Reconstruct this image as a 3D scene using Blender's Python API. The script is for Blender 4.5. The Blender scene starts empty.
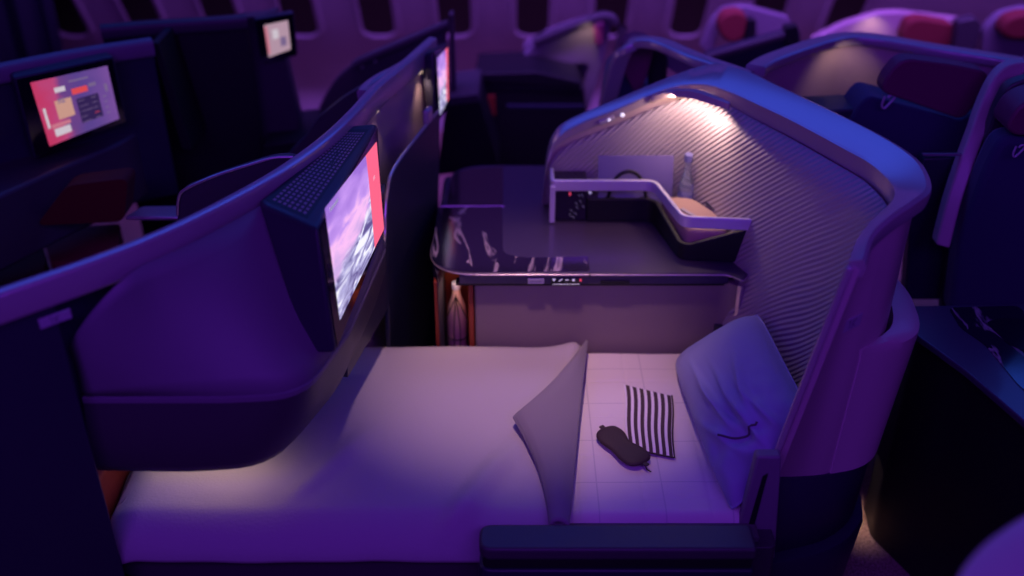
import bpy, bmesh, math, random
from mathutils import Vector, Matrix, noise
random.seed(4)
PI = math.pi
C = bpy.context.scene.collection

# ------------------------------------------------------------------ camera numbers
F = 1050.0; TH = math.radians(31); H = 2.15
def P(u, v, z=None, y=None, x=None):
    """measured point of the photograph taken back onto a real plane of the cabin"""
    a = (u-512)/F; b = (288-v)/F
    dx = a; dy = math.cos(TH)+b*math.sin(TH); dz = -math.sin(TH)+b*math.cos(TH)
    t = (z-H)/dz if z is not None else (y/dy if y is not None else x/dx)
    return Vector((dx*t, dy*t, H+dz*t))

# ------------------------------------------------------------------ materials
def mat(name, col, rough=0.5, metal=0.0, emit=None, es=0.0, coat=0.0, bump=None, spec=0.5, trans=0.0, sheen=0.0):
    m = bpy.data.materials.new(name); m.use_nodes = True
    nt = m.node_tree; b = nt.nodes['Principled BSDF']
    b.inputs['Base Color'].default_value = (*col, 1)
    b.inputs['Roughness'].default_value = rough
    b.inputs['Metallic'].default_value = metal
    b.inputs['Coat Weight'].default_value = coat
    b.inputs['Coat Roughness'].default_value = 0.1
    b.inputs['Specular IOR Level'].default_value = spec
    b.inputs['Transmission Weight'].default_value = trans
    b.inputs['Sheen Weight'].default_value = sheen
    if emit:
        b.inputs['Emission Color'].default_value = (*emit, 1)
        b.inputs['Emission Strength'].default_value = es
    if bump:
        scale, strength, dist = bump
        tc = nt.nodes.new('ShaderNodeTexCoord'); n = nt.nodes.new('ShaderNodeTexNoise')
        n.inputs['Scale'].default_value = scale; n.inputs['Detail'].default_value = 4
        bp = nt.nodes.new('ShaderNodeBump'); bp.inputs['Strength'].default_value = strength
        bp.inputs['Distance'].default_value = dist
        nt.links.new(tc.outputs['Object'], n.inputs['Vector'])
        nt.links.new(n.outputs['Fac'], bp.inputs['Height'])
        nt.links.new(bp.outputs['Normal'], b.inputs['Normal'])
    return m

class NT:
    """small node helper"""
    def __init__(s, m): s.m = m; s.t = m.node_tree; s.b = s.t.nodes['Principled BSDF']
    def n(s, typ, **k):
        x = s.t.nodes.new(typ)
        for a, v in k.items(): setattr(x, a, v)
        return x
    def l(s, a, b): s.t.links.new(a, b)
    def math(s, op, a, b=None, c=None):
        x = s.n('ShaderNodeMath', operation=op)
        for i, q in enumerate((a, b, c)):
            if q is None: continue
            if isinstance(q, (int, float)): x.inputs[i].default_value = q
            else: s.l(q, x.inputs[i])
        return x.outputs[0]
    def uv(s):
        x = s.n('ShaderNodeTexCoord'); y = s.n('ShaderNodeSeparateXYZ'); s.l(x.outputs['UV'], y.inputs[0])
        return x.outputs['UV'], y.outputs[0], y.outputs[1]
    def ramp(s, fac, stops):
        r = s.n('ShaderNodeValToRGB'); e = r.color_ramp.elements
        while len(e) < len(stops): e.new(0.5)
        for i, (p, c) in enumerate(stops): e[i].position = p; e[i].color = (*c, 1)
        s.l(fac, r.inputs[0]); return r.outputs[0]
    def noise(s, vec, scale, detail=4, dist=0.0):
        x = s.n('ShaderNodeTexNoise'); x.inputs['Scale'].default_value = scale; x.inputs['Detail'].default_value = detail
        x.inputs['Distortion'].default_value = dist; s.l(vec, x.inputs['Vector']); return x.outputs['Fac']

M = {}
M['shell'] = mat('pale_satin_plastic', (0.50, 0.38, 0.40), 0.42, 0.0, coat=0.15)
M['rail'] = mat('satin_metal_rail', (0.52, 0.44, 0.50), 0.27, 0.35, coat=0.2)
M['bright'] = mat('bright_satin_metal', (0.80, 0.76, 0.90), 0.30, 0.3, coat=0.3)
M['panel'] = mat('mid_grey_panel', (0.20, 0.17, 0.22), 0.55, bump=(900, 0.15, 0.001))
M['navy'] = mat('dark_navy_plastic', (0.026, 0.028, 0.055), 0.42, coat=0.1)
M['navy2'] = mat('dark_navy_soft', (0.060, 0.052, 0.068), 0.45)
M['black'] = mat('black_plastic', (0.008, 0.008, 0.012), 0.5)
M['gloss'] = mat('gloss_black', (0.006, 0.006, 0.012), 0.08, coat=0.5)
M['hood'] = mat('monitor_hood_plastic', (0.030, 0.030, 0.05), 0.5, coat=0.1)
M['grille'] = mat('grille_holes', (0.40, 0.20, 0.26), 0.5)
M['silver'] = mat('brushed_champagne_metal', (0.60, 0.50, 0.54), 0.28, 0.6)
M['lamin'] = mat('satin_laminate', (0.055, 0.038, 0.085), 0.32, coat=0.25)
M['cfront'] = mat('warm_grey_laminate', (0.26, 0.20, 0.20), 0.5, bump=(700, 0.1, 0.001))
M['leather'] = mat('rust_leather', (0.32, 0.05, 0.02), 0.55, bump=(300, 0.2, 0.002))
M['tan'] = mat('tan_leather', (0.55, 0.36, 0.30), 0.55, bump=(300, 0.2, 0.002))
M['plum'] = mat('plum_leather', (0.16, 0.02, 0.09), 0.5, bump=(200, 0.2, 0.002))
M['seatblue'] = mat('navy_seat_fabric', (0.03, 0.035, 0.10), 0.85, sheen=0.2, bump=(500, 0.3, 0.002))
M['darkred'] = mat('dark_rust_fabric', (0.10, 0.008, 0.006), 0.85, bump=(500, 0.3, 0.002))
M['redseat'] = mat('red_seat_fabric', (0.22, 0.025, 0.03), 0.8, bump=(500, 0.3, 0.002))
M['duvet'] = mat('white_duvet_cotton', (0.45, 0.41, 0.45), 0.9, sheen=0.15, bump=(160, 0.25, 0.003))
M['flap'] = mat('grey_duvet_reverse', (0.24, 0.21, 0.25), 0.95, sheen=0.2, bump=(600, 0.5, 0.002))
M['pillow'] = mat('blue_lit_pillow_cotton', (0.33, 0.33, 0.56), 0.9, sheen=0.15, bump=(500, 0.25, 0.002))  # blue of the cabin light mixed into the base colour
M['mask'] = mat('brown_satin_mask', (0.045, 0.024, 0.026), 0.65, bump=(500, 0.3, 0.001))
M['rib'] = mat('knit_trim', (0.10, 0.085, 0.11), 0.9)
M['glass'] = mat('bottle_glass', (0.75, 0.85, 1.0), 0.05, trans=0.85)
M['cap'] = mat('bottle_cap', (0.16, 0.16, 0.42), 0.4)
M['amber'] = mat('amber_bottle', (0.70, 0.42, 0.30), 0.25, coat=0.4)
M['mesh'] = mat('dark_elastic', (0.02, 0.012, 0.012), 0.8)
M['card'] = mat('lilac_card', (0.22, 0.18, 0.44), 0.6)
M['white'] = mat('white_print', (0.8, 0.8, 0.85), 0.5, emit=(0.8, 0.75, 1.0), es=0.35)
M['redled'] = mat('red_backlit_print', (0.8, 0.05, 0.1), 0.5, emit=(1.0, 0.08, 0.15), es=0.5)
M['plate'] = mat('etched_plate', (0.50, 0.46, 0.55), 0.4, 0.2)
M['etch'] = mat('etched_print', (0.20, 0.18, 0.26), 0.5)
M['lamp'] = mat('warm_lamp_lens', (1, 0.8, 0.6), 0.4, emit=(1.0, 0.72, 0.5), es=1.0)
M['led'] = mat('small_white_indicator', (1, 1, 1), 0.4, emit=(0.8, 0.75, 1.0), es=0.9)
M['windark'] = mat('dimmed_window_pane', (0.004, 0.003, 0.006), 0.35)
M['sidewall'] = mat('cabin_sidewall_panel', (0.42, 0.38, 0.42), 0.6)
M['frame'] = mat('window_surround', (0.36, 0.32, 0.36), 0.55)

# quilted sheet
m = mat('fitted_sheet_quilted', (0.72, 0.65, 0.66), 0.9, sheen=0.1); k = NT(m)
_, u, v = k.uv()
def line(k, c, pitch, w):
    f = k.math('FRACT', k.math('DIVIDE', c, pitch)); d = k.math('ABSOLUTE', k.math('SUBTRACT', f, 0.5))
    return k.math('LESS_THAN', d, w/pitch/2)
ln = k.math('MAXIMUM', line(k, u, 0.155, 0.0035), line(k, v, 0.155, 0.0035))
mx = k.n('ShaderNodeMix', data_type='RGBA'); k.l(ln, mx.inputs['Factor'])
mx.inputs['A'].default_value = (0.72, 0.65, 0.66, 1); mx.inputs['B'].default_value = (0.58, 0.52, 0.56, 1)
k.l(mx.outputs['Result'], k.b.inputs['Base Color']); M['sheet'] = m

# diagonal ribbed lining
m = mat('ribbed_lining', (0.46, 0.40, 0.46), 0.40, 0.15, coat=0.1); k = NT(m)
_, u, v = k.uv()
d = k.math('SUBTRACT', v, k.math('MULTIPLY', u, 0.95))
w = k.math('SINE', k.math('MULTIPLY', d, 2*PI/0.0185))
bp = k.n('ShaderNodeBump'); bp.inputs['Strength'].default_value = 0.8; bp.inputs['Distance'].default_value = 0.0019
k.l(w, bp.inputs['Height']); k.l(bp.outputs['Normal'], k.b.inputs['Normal']); M['ribs'] = m

# marble
m = mat('black_marble_inlay', (0.02, 0.015, 0.03), 0.12, coat=0.6); k = NT(m)
tc = k.n('ShaderNodeTexCoord')
mp = k.n('ShaderNodeMapping'); mp.inputs['Scale'].default_value = (1.9, 0.7, 1); mp.inputs['Rotation'].default_value = (0, 0, 0.2)
k.l(tc.outputs['Object'], mp.inputs[0])
n1 = k.noise(mp.outputs[0], 4.5, 6, 0.9)
vein = k.math('SUBTRACT', 1.0, k.math('MULTIPLY', k.math('ABSOLUTE', k.math('SUBTRACT', n1, 0.52)), 30))
n2 = k.noise(mp.outputs[0], 7.0, 3, 0.0)
gate = k.math('GREATER_THAN', n2, 0.48)
fac = k.math('MULTIPLY', k.math('MAXIMUM', vein, 0.0), gate)
k.l(k.ramp(fac, [(0.0, (0.010, 0.008, 0.020)), (0.35, (0.12, 0.09, 0.12)), (1.0, (0.42, 0.33, 0.36))]), k.b.inputs['Base Color']); M['marble'] = m

# carpet
m = mat('brown_cabin_carpet', (0.2, 0.12, 0.1), 0.95); k = NT(m)
tc = k.n('ShaderNodeTexCoord'); n1 = k.noise(tc.outputs['Object'], 160, 3)
k.l(k.ramp(n1, [(0.3, (0.09, 0.05, 0.045)), (0.55, (0.30, 0.20, 0.16)), (0.8, (0.50, 0.36, 0.30))]), k.b.inputs['Base Color'])
bp = k.n('ShaderNodeBump'); bp.inputs['Distance'].default_value = 0.004; k.l(n1, bp.inputs['Height']); k.l(bp.outputs['Normal'], k.b.inputs['Normal'])
M['carpet'] = m

# striped pouch
m = mat('brown_and_white_stripes', (1, 1, 1), 0.85); k = NT(m)
_, u, v = k.uv()
f = k.math('FRACT', k.math('MULTIPLY', k.math('ADD', u, 0.02), 7.0)); g = k.math('GREATER_THAN', f, 0.44)
k.l(k.ramp(g, [(0.0, (0.80, 0.74, 0.80)), (1.0, (0.06, 0.035, 0.04))]), k.b.inputs['Base Color']); M['stripes'] = m

# film picture on the monitors: snowy mountains below a purple sky
def landscape(name, strength):
    m = mat(name, (0.01, 0.01, 0.01), 0.25); k = NT(m)
    uv, u, v = k.uv()
    mp = k.n('ShaderNodeMapping'); mp.inputs['Scale'].default_value = (1.6, 3.6, 1); mp.inputs['Rotation'].default_value = (0, 0, 0.18); k.l(uv, mp.inputs[0])
    n1 = k.noise(mp.outputs[0], 1.6, 4, 0.5); n2 = k.noise(mp.outputs[0], 2.6, 5, 1.0); n3 = k.noise(uv, 2.6, 3, 0.0)
    sky = k.ramp(k.math('ADD', v, k.math('MULTIPLY', k.math('SUBTRACT', n1, 0.5), 0.9)),
        [(0.0, (0.60, 0.45, 0.75)), (0.40, (0.62, 0.40, 0.78)), (0.58, (0.95, 0.52, 0.90)), (0.72, (0.55, 0.30, 0.85)), (1.0, (0.33, 0.16, 0.66))])
    mtn = k.ramp(n2, [(0.36, (0.12, 0.09, 0.28)), (0.50, (0.45, 0.42, 0.72)), (0.60, (0.92, 0.90, 1.0))])
    ridge = k.math('ADD', k.math('MULTIPLY', k.math('SUBTRACT', n3, 0.5), 0.45), k.math('ADD', 0.36, k.math('MULTIPLY', u, 0.25)))
    fac = k.math('SMOOTH_MIN', 1.0, k.math('MAXIMUM', 0.0, k.math('MULTIPLY', k.math('SUBTRACT', ridge, v), 14)), 0.05)
    mx = k.n('ShaderNodeMix', data_type='RGBA'); k.l(fac, mx.inputs['Factor']); k.l(sky, mx.inputs['A']); k.l(mtn, mx.inputs['B'])
    bar = k.math('GREATER_THAN', u, 0.76)
    m2 = k.n('ShaderNodeMix', data_type='RGBA'); k.l(bar, m2.inputs['Factor']); k.l(mx.outputs['Result'], m2.inputs['A'])
    m2.inputs['B'].default_value = (0.95, 0.13, 0.24, 1)
    k.l(m2.outputs['Result'], k.b.inputs['Emission Color']); k.b.inputs['Emission Strength'].default_value = strength
    return m
M['film'] = landscape('film_picture', 1.05)
def emis(name, col, s):
    return mat(name, (0.01, 0.01, 0.01), 0.3, emit=col, es=s)

# ------------------------------------------------------------------ mesh helpers
class MB:
    def __init__(s): s.v = []; s.f = []; s.uv = {}; s.mi = []
    def add(s, verts, faces, uvs=None, mi=0):
        o = len(s.v); s.v += [tuple(q) for q in verts]
        for f in faces: s.f.append([o+i for i in f]); s.mi.append(mi)
        if uvs:
            for i, q in enumerate(uvs): s.uv[o+i] = q
        return s
    def loft(s, secs, closed=True, caps=True, uvs=None, mi=0):
        n = len(secs[0]); vs = []; us = []; acc = 0
        for i, sec in enumerate(secs):
            if i: acc += (Vector(sec[0])-Vector(secs[i-1][0])).length
            for j, q in enumerate(sec):
                vs.append(q); us.append(uvs(i, j, q) if uvs else (acc, q[2]))
        fs = []
        for i in range(len(secs)-1):
            for j in range(n if closed else n-1):
                a = i*n+j; b = i*n+(j+1) % n
                fs.append([a, b, b+n, a+n])
        if caps and closed:
            fs.append(list(range(n))[::-1]); fs.append([(len(secs)-1)*n+j for j in range(n)])
        return s.add(vs, fs, us, mi)
    def box(s, c, d, rot=None, mi=0):
        R = rot if rot else Matrix.Identity(3); c = Vector(c)
        vs = [c + R @ Vector((x*d[0]/2, y*d[1]/2, z*d[2]/2)) for z in (-1, 1) for x, y in ((-1, -1), (1, -1), (1, 1), (-1, 1))]
        return s.add(vs, [[3, 2, 1, 0], [4, 5, 6, 7], [0, 1, 5, 4], [1, 2, 6, 5], [2, 3, 7, 6], [3, 0, 4, 7]], mi=mi)
    def prism(s, pts, off, mi=0):
        """closed outline of 3-D points pushed along off"""
        off = Vector(off); n = len(pts); a = [Vector(p) for p in pts]; b = [p+off for p in a]
        fs = [list(range(n))[::-1], list(range(n, 2*n))]
        fs += [[i, (i+1) % n, n+(i+1) % n, n+i] for i in range(n)]
        return s.add(a+b, fs, mi=mi)
    def tube(s, path, r, n=10, closed=False, mi=0):
        path = [Vector(p) for p in path]; secs = []; N = len(path)
        up = None
        for i, p in enumerate(path):
            if closed: t = path[(i+1) % N]-path[i-1]
            else: t = path[min(i+1, N-1)]-path[max(i-1, 0)]
            t.normalize()
            if up is None:
                up = Vector((0, 0, 1)) if abs(t.z) < 0.9 else Vector((1, 0, 0))
            sd = t.cross(up).normalized(); up = sd.cross(t).normalized()
            rr = r[i] if isinstance(r, (list, tuple)) else r
            secs.append([p+sd*math.cos(2*PI*j/n)*rr+up*math.sin(2*PI*j/n)*rr for j in range(n)])
        if closed: secs.append(secs[0])
        return s.loft(secs, caps=not closed, mi=mi)
    def lathe(s, c, prof, n=20, mi=0, axis=None):
        R = axis if axis else Matrix.Identity(3); c = Vector(c)
        secs = [[c+R @ Vector((r*math.cos(2*PI*j/n), r*math.sin(2*PI*j/n), z)) for j in range(n)] for r, z in prof]
        return s.loft(secs, mi=mi)
    def grid(s, fn, nu, nv, mi=0):
        vs = []; us = []
        for i in range(nu+1):
            for j in range(nv+1):
                a, b = i/nu, j/nv; vs.append(fn(a, b)); us.append((a, b))
        fs = [[i*(nv+1)+j, (i+1)*(nv+1)+j, (i+1)*(nv+1)+j+1, i*(nv+1)+j+1] for i in range(nu) for j in range(nv)]
        return s.add(vs, fs, us, mi)
    def build(s, name, m, parent=None, bevel=0.0, seg=3, angle=35, smooth=True, solid=0.0, sub=0):
        me = bpy.data.meshes.new(name); me.from_pydata(s.v, [], s.f)
        if s.uv:
            ul = me.uv_layers.new(name='UVMap')
            for lp in me.loops: ul.data[lp.index].uv = s.uv.get(lp.vertex_index, (0, 0))
        for q in (m if isinstance(m, (list, tuple)) else [m]): me.materials.append(M[q] if isinstance(q, str) else q)
        for p, i in zip(me.polygons, s.mi): p.material_index = i
        bm = bmesh.new(); bm.from_mesh(me); bmesh.ops.recalc_face_normals(bm, faces=bm.faces); bm.to_mesh(me); bm.free()
        if smooth:
            for p in me.polygons: p.use_smooth = True
            me.set_sharp_from_angle(angle=math.radians(angle if not bevel else 60))
        o = bpy.data.objects.new(name, me); C.objects.link(o)
        if parent is not None: o.parent = parent; o.matrix_parent_inverse = Matrix.Translation(-parent.location)
        if solid: q = o.modifiers.new('solid', 'SOLIDIFY'); q.thickness = solid; q.offset = 0
        if sub: q = o.modifiers.new('sub', 'SUBSURF'); q.levels = sub; q.render_levels = sub
        if bevel:
            q = o.modifiers.new('bevel', 'BEVEL'); q.width = bevel; q.segments = seg; q.limit_method = 'ANGLE'
            q.angle_limit = math.radians(angle); q.harden_normals = False
        return o
def tag(o, label, cat, group=None):
    o['label'] = label; o['category'] = cat
    if group: o['group'] = group
    return o
def thing(name, label, cat, loc=(0, 0, 0), group=None):
    o = bpy.data.objects.new(name, None); C.objects.link(o); o.location = loc; o.empty_display_size = 0.05
    return tag(o, label, cat, group)
def struct(o): o['kind'] = 'structure'; return o
def spline(pts, n=8, closed=False):
    """Catmull-Rom through the given points"""
    pts = [Vector(p) for p in pts]; out = []; N = len(pts)
    for i in range(N if closed else N-1):
        if closed: p0, p1, p2, p3 = pts[i-1], pts[i], pts[(i+1) % N], pts[(i+2) % N]
        else: p0, p1, p2, p3 = pts[max(i-1, 0)], pts[i], pts[i+1], pts[min(i+2, N-1)]
        for j in range(n):
            t = j/n
            out.append(0.5*((2*p1)+(-p0+p2)*t+(2*p0-5*p1+4*p2-p3)*t*t+(-p0+3*p1-3*p2+p3)*t**3))
    if not closed: out.append(pts[-1])
    return out
def fillet(pts, rads, n=6, closed=True):
    """round the corners of a polyline"""
    pts = [Vector(p) for p in pts]; out = []; N = len(pts)
    if isinstance(rads, (int, float)): rads = [rads]*N
    for i, p in enumerate(pts):
        if not closed and i in (0, N-1): out.append(p); continue
        a = pts[i-1]; b = pts[(i+1) % N]; r = rads[i]
        if r <= 0: out.append(p); continue
        da = (a-p); db = (b-p); r = min(r, da.length*0.49, db.length*0.49)
        A = p+da.normalized()*r; B = p+db.normalized()*r
        for j in range(n+1):
            t = j/n; out.append(A*(1-t)**2+p*2*t*(1-t)+B*t*t)
    return out
def wall_sections(path, th, zb, zt=None, lean=(0, 0)):
    """path: top edge points; sections of a wall of thickness th standing below it, offset to the left of travel"""
    path = [Vector(p) for p in path]; N = len(path); secs = []
    for i, p in enumerate(path):
        t = path[min(i+1, N-1)]-path[max(i-1, 0)]; t.z = 0; t.normalize(); nrm = Vector((-t.y, t.x, 0))
        top = p.z if zt is None else zt; b = zb[i] if isinstance(zb, (list, tuple)) else zb
        q = Vector((p.x, p.y, 0)); L = Vector((lean[0], lean[1], 0))*(top-b)
        secs.append([q+Vector((0, 0, b))-L, q+Vector((0, 0, top)), q+nrm*th+Vector((0, 0, top)), q+nrm*th+Vector((0, 0, b))-L])
    return secs
def rail_sections(path, w, h, drop=0.0, r=None):
    """rounded rail running along path (path = middle of its top)"""
    path = [Vector(p) for p in path]; N = len(path); secs = []
    for i, p in enumerate(path):
        t = (path[min(i+1, N-1)]-path[max(i-1, 0)]).normalized()
        sd = t.cross(Vector((0, 0, 1)))
        sd = sd.normalized() if sd.length > 1e-4 else Vector((1, 0, 0))
        up = sd.cross(t).normalized()
        rr = r if r else min(w, h)*0.28; pr = []
        for cx, cy, a0 in ((w/2-rr, -rr, 0), (-w/2+rr, -rr, PI/2), (-w/2+rr, -h+rr, PI), (w/2-rr, -h+rr, 1.5*PI)):
            for j in range(4): pr.append((cx+rr*math.cos(a0+j*PI/6), cy+rr*math.sin(a0+j*PI/6)))
        secs.append([p+sd*x+up*y+Vector((0, 0, drop*x)) for x, y in pr])
    return secs
def lerp(a, b, t): return a+(b-a)*t
def rotz(a): return Matrix.Rotation(a, 3, 'Z')
def frame3(x, y):
    x = Vector(x).normalized(); z = x.cross(Vector(y)).normalized(); y = z.cross(x)
    return Matrix((x, y, z)).transposed()
def letters(mb, text, o, X, Y, h, mi=0, gap=0.25):
    """simple stroke letters laid on the plane (o, X, Y); o = bottom left"""
    G = {'A': ['0002', '0211', '1122', '2220', '0121'], 'B': ['0002', '0212', '1221', '2111', '0111', '1120', '2000'], 'C': ['2000', '0002', '0222'], 'D': ['0002', '0212', '1221', '2110', '1000'],
         'K': ['0002', '0122', '0120'], '1': ['1012', '1202'], '2': ['0222', '2221', '2101', '0100', '0020'], '-': ['0121'], 'X': ['0022', '0220'], 'E': ['0002', '0222', '0121', '0020'], 'L': ['0200', '0020']}
    X = Vector(X).normalized(); Y = Vector(Y).normalized(); n = X.cross(Y); w = h*0.55; t = h*0.13
    for q, ch in enumerate(text):
        for st in G.get(ch, []):
            a = Vector(o)+X*(q*(w+h*gap)+int(st[0])*w/2)+Y*(int(st[1])*h/2); b = Vector(o)+X*(q*(w+h*gap)+int(st[2])*w/2)+Y*(int(st[3])*h/2)
            d = (b-a); sd = d.cross(n).normalized()*t/2; e = d.normalized()*t/2
            mb.prism([a-e-sd, b+e-sd, b+e+sd, a-e+sd], n*0.0008, mi=mi)

# ================================================================== SETTING
struct(MB().box((0.2, 3.2, -0.02), (7.0, 8.0, 0.04)).build('floor', 'carpet', smooth=False))

WY, WZ = 4.90, 0.61                       # lower line of the windows on the curved cabin side
WD = Vector((0, -0.55, 0.835)).normalized()
prof = [(WY+0.30, -0.0), (WY+0.28, 0.25), (WY+0.12, 0.46)] + [(WY+WD.y*t, WZ+WD.z*t) for t in (-0.02, 0.2, 0.5, 0.9, 1.3)]
mb = MB()
secs = []
for x in (-3.0, 3.4):
    secs.append([Vector((x, a, b)) for a, b in prof]+[Vector((x, a+0.05, b+0.03)) for a, b in prof[::-1]])
struct(mb.loft(secs).build('wall_back', 'sidewall', angle=80))
WN = Vector((1, 0, 0)).cross(WD).normalized()
if WN.y > 0: WN = -WN
for i in range(-4, 7):
    cx = -0.627+0.361*i; w, h = 0.075, 0.40
    o = Vector((cx, WY, WZ))+WD*(h/2+0.005)
    def ring(hw, hh, r, lift):
        pts = fillet([(-hw, -hh, 0), (hw, -hh, 0), (hw, hh, 0), (-hw, hh, 0)], r, 6)
        return [o+Vector((1, 0, 0))*p.x+WD*p.y+WN*lift for p in pts]
    a = MB(); a.loft([ring(w+0.03, h/2+0.03, 0.085, 0.0), ring(w+0.024, h/2+0.024, 0.08, 0.012), ring(w+0.006, h/2+0.006, 0.07, 0.014), ring(w, h/2, 0.066, 0.004)], caps=False)
    wf = struct(a.build('window_%d' % (i+5), 'frame', angle=70))
    b = MB(); r0 = ring(w, h/2, 0.066, 0.004); b.prism(r0, WN*-0.003)
    b.build('window_pane', 'windark', wf, smooth=False)

# ================================================================== OUR SUITE: head shell
ST = [  # inner top, outer top, outer low (z .53), inner low (z .42), top z
    ((.676, 1.822), (.694, 1.806), (.612, 1.850), (.575, 1.872), 1.120),
    ((.712, 1.895), (.730, 1.882), (.665, 1.852), (.618, 1.925), 1.135),
    ((.762, 1.962), (.786, 1.944), (.725, 1.860), (.655, 1.975), 1.146),
    ((.815, 2.025), (.852, 2.006), (.800, 1.885), (.685, 2.030), 1.150),
    ((.845, 2.085), (.906, 2.070), (.850, 1.940), (.700, 2.090), 1.150),
    ((.852, 2.150), (.930, 2.160), (.877, 2.030), (.702, 2.155), 1.150),
    ((.838, 2.245), (.930, 2.250), (.882, 2.150), (.685, 2.230), 1.150),
    ((.800, 2.335), (.893, 2.372), (.855, 2.300), (.640, 2.340), 1.150),
    ((.722, 2.500), (.805, 2.555), (.775, 2.490), (.580, 2.480), 1.150),
    ((.642, 2.645), (.718, 2.720), (.695, 2.670), (.540, 2.620), 1.150),
    ((.598, 2.725), (.655, 2.840), (.635, 2.800), (.520, 2.740), 1.150),
    ((.535, 2.815), (.585, 2.925), (.575, 2.900), (.500, 2.850), 1.140),
    ((.445, 2.870), (.470, 2.935), (.470, 2.930), (.440, 2.885), 1.100),
    ((.300, 2.880), (.310, 2.935), (.310, 2.935), (.300, 2.885), 1.028),
    ((.190, 2.885), (.195, 2.930), (.195, 2.930), (.190, 2.885), 0.978),
    ((.135, 2.885), (.135, 2.925), (.135, 2.925), (.135, 2.885), 0.940),
    ((.108, 2.885), (.108, 2.920), (.106, 2.920), (.106, 2.885), 0.880),
    ((.094, 2.880), (.094, 2.915), (.092, 2.915), (.092, 2.880), 0.760),
]
def sp2(idx): return spline([Vector((s[idx][0], s[idx][1], 0)) for s in ST], 6)
ci, co, cl, cn = sp2(0), sp2(1), sp2(2), sp2(3)
cz = [p.x for p in spline([Vector((s[4], 0, 0)) for s in ST], 6)]
def v3(p, z): return Vector((p.x, p.y, z))
def at_z(top, low, zt, zl, z):          # point of a leaning face at height z
    t = (zt-z)/(zt-zl); p = top.lerp(low, t); return v3(p, z)
N = len(ci)
shell = thing('suite_shell', 'pale curved privacy shell with a ribbed inner lining, wrapped round the head of the bed', 'seat shell', (0.75, 2.2, 0))
secs = []; corner = N-1-int(6*7)
for i in range(N):
    zt = cz[i]-0.012; k = 0.012
    zl = 0.53 if i < 64 else 0.712
    a = at_z(ci[i], cn[i], cz[i], 0.42, zt); b = at_z(ci[i], cn[i], cz[i], 0.42, zl)
    c = at_z(co[i], cl[i], cz[i], 0.53, zt); d = at_z(co[i], cl[i], cz[i], 0.53, zl)
    kk = 0.30*max(0, min(1, (i-12)/10))*max(0, min(1, (60-i)/10)); c = c.lerp(a, kk); d = d.lerp(b, kk*.5)
    a = a.lerp(c, 0.3); b = b.lerp(d, 0.3)
    secs.append([b, a, c, d])
MB().loft(secs).build('shell_wall', 'shell', shell, bevel=0.006)
# ribbed lining
secs = []
for i in range(3, N-2):
    off = 0.055
    zt = cz[i]-off
    zl = 0.44 if i < 64 else 0.714
    if zt-zl < 0.03: continue
    a = at_z(ci[i], cn[i], cz[i], 0.42, zt)
    col = [a.lerp(at_z(ci[i], cn[i], cz[i], 0.42, zl), t/8) for t in range(9)]
    secs.append(col)
S = [0]
for i in range(1, len(secs)): S.append(S[-1]+(secs[i][0]-secs[i-1][0]).length)
L = S[-1]
MB().loft(secs, closed=False, caps=False, uvs=lambda i, j, q: (L-S[i], q[2])).build('ribbed_lining', 'ribs', shell, solid=0.004, angle=180)
# top rail : broad sloping cap between inner and outer edge
secs = []
for i in range(N):
    z = cz[i]; p, q = ci[i], co[i]; d = (q-p).normalized()
    t = ci[min(i+1, N-1)]-ci[max(i-1, 0)]; steep = 0.0
    w = (q-p).length
    A = v3(p-d*0.004, z-(0.055 if 10 < i < 66 else 0.030)); B = v3(p-d*0.004, z-0.006-0.12*max(0, w-0.05)); Bm = v3(p+d*0.004, z-0.12*max(0, w-0.05)); Cc = v3(p.lerp(q, 0.9), z+0.010); D = v3(q+d*0.006, z+0.004); E_ = v3(q+d*0.008, z-0.008); G = v3(q+d*0.004, z-0.030)
    secs.append([A, B, Bm, Cc, D, E_, G])
MB().loft(secs).build('top_rail', 'rail', shell, angle=30)
# thin end strip of the wing
secs = []
for t in range(13):
    z = lerp(1.108, 0.43, t/12)
    a = at_z(ci[0], cn[0], 1.12, 0.42, z); c = at_z(co[0], cl[0], 1.12, 0.53, z)
    d = (c-a).normalized(); n = Vector((-d.y, d.x, 0)); n = n if n.x < 0 else -n
    a2 = a-d*0.003; c2 = c-d*0.012
    secs.append([a2, a2+n*0.012, c2+n*0.012, c2])
MB().loft(secs).build('wing_edge_strip', 'rail', shell, bevel=0.004)
# lower outer skin with a rounded ledge
secs = []
for i in range(13, 66):
    g = min(1, (i-13)/14); g = g*g*(3-2*g); off = 0.004+0.044*g
    z0 = 0.845
    p = at_z(co[i], cl[i], cz[i], 0.53, z0); q = at_z(co[i], cl[i], cz[i], 0.53, 0.53)
    dn = (co[i]-ci[i]); dn.z = 0; dn.normalize()
    if i < 30: dn = Vector((0.55+0.02*(i-13), -0.8+0.03*(i-13), 0)).normalized()
    secs.append([p-dn*0.012, p+dn*(off*0.55), p+dn*off+Vector((0, 0, -0.010)), p+dn*off+Vector((0, 0, -0.03)), q+dn*(off*0.35), q-dn*0.01])
MB().loft(secs).build('lower_skin', 'shell', shell, angle=50)
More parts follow.
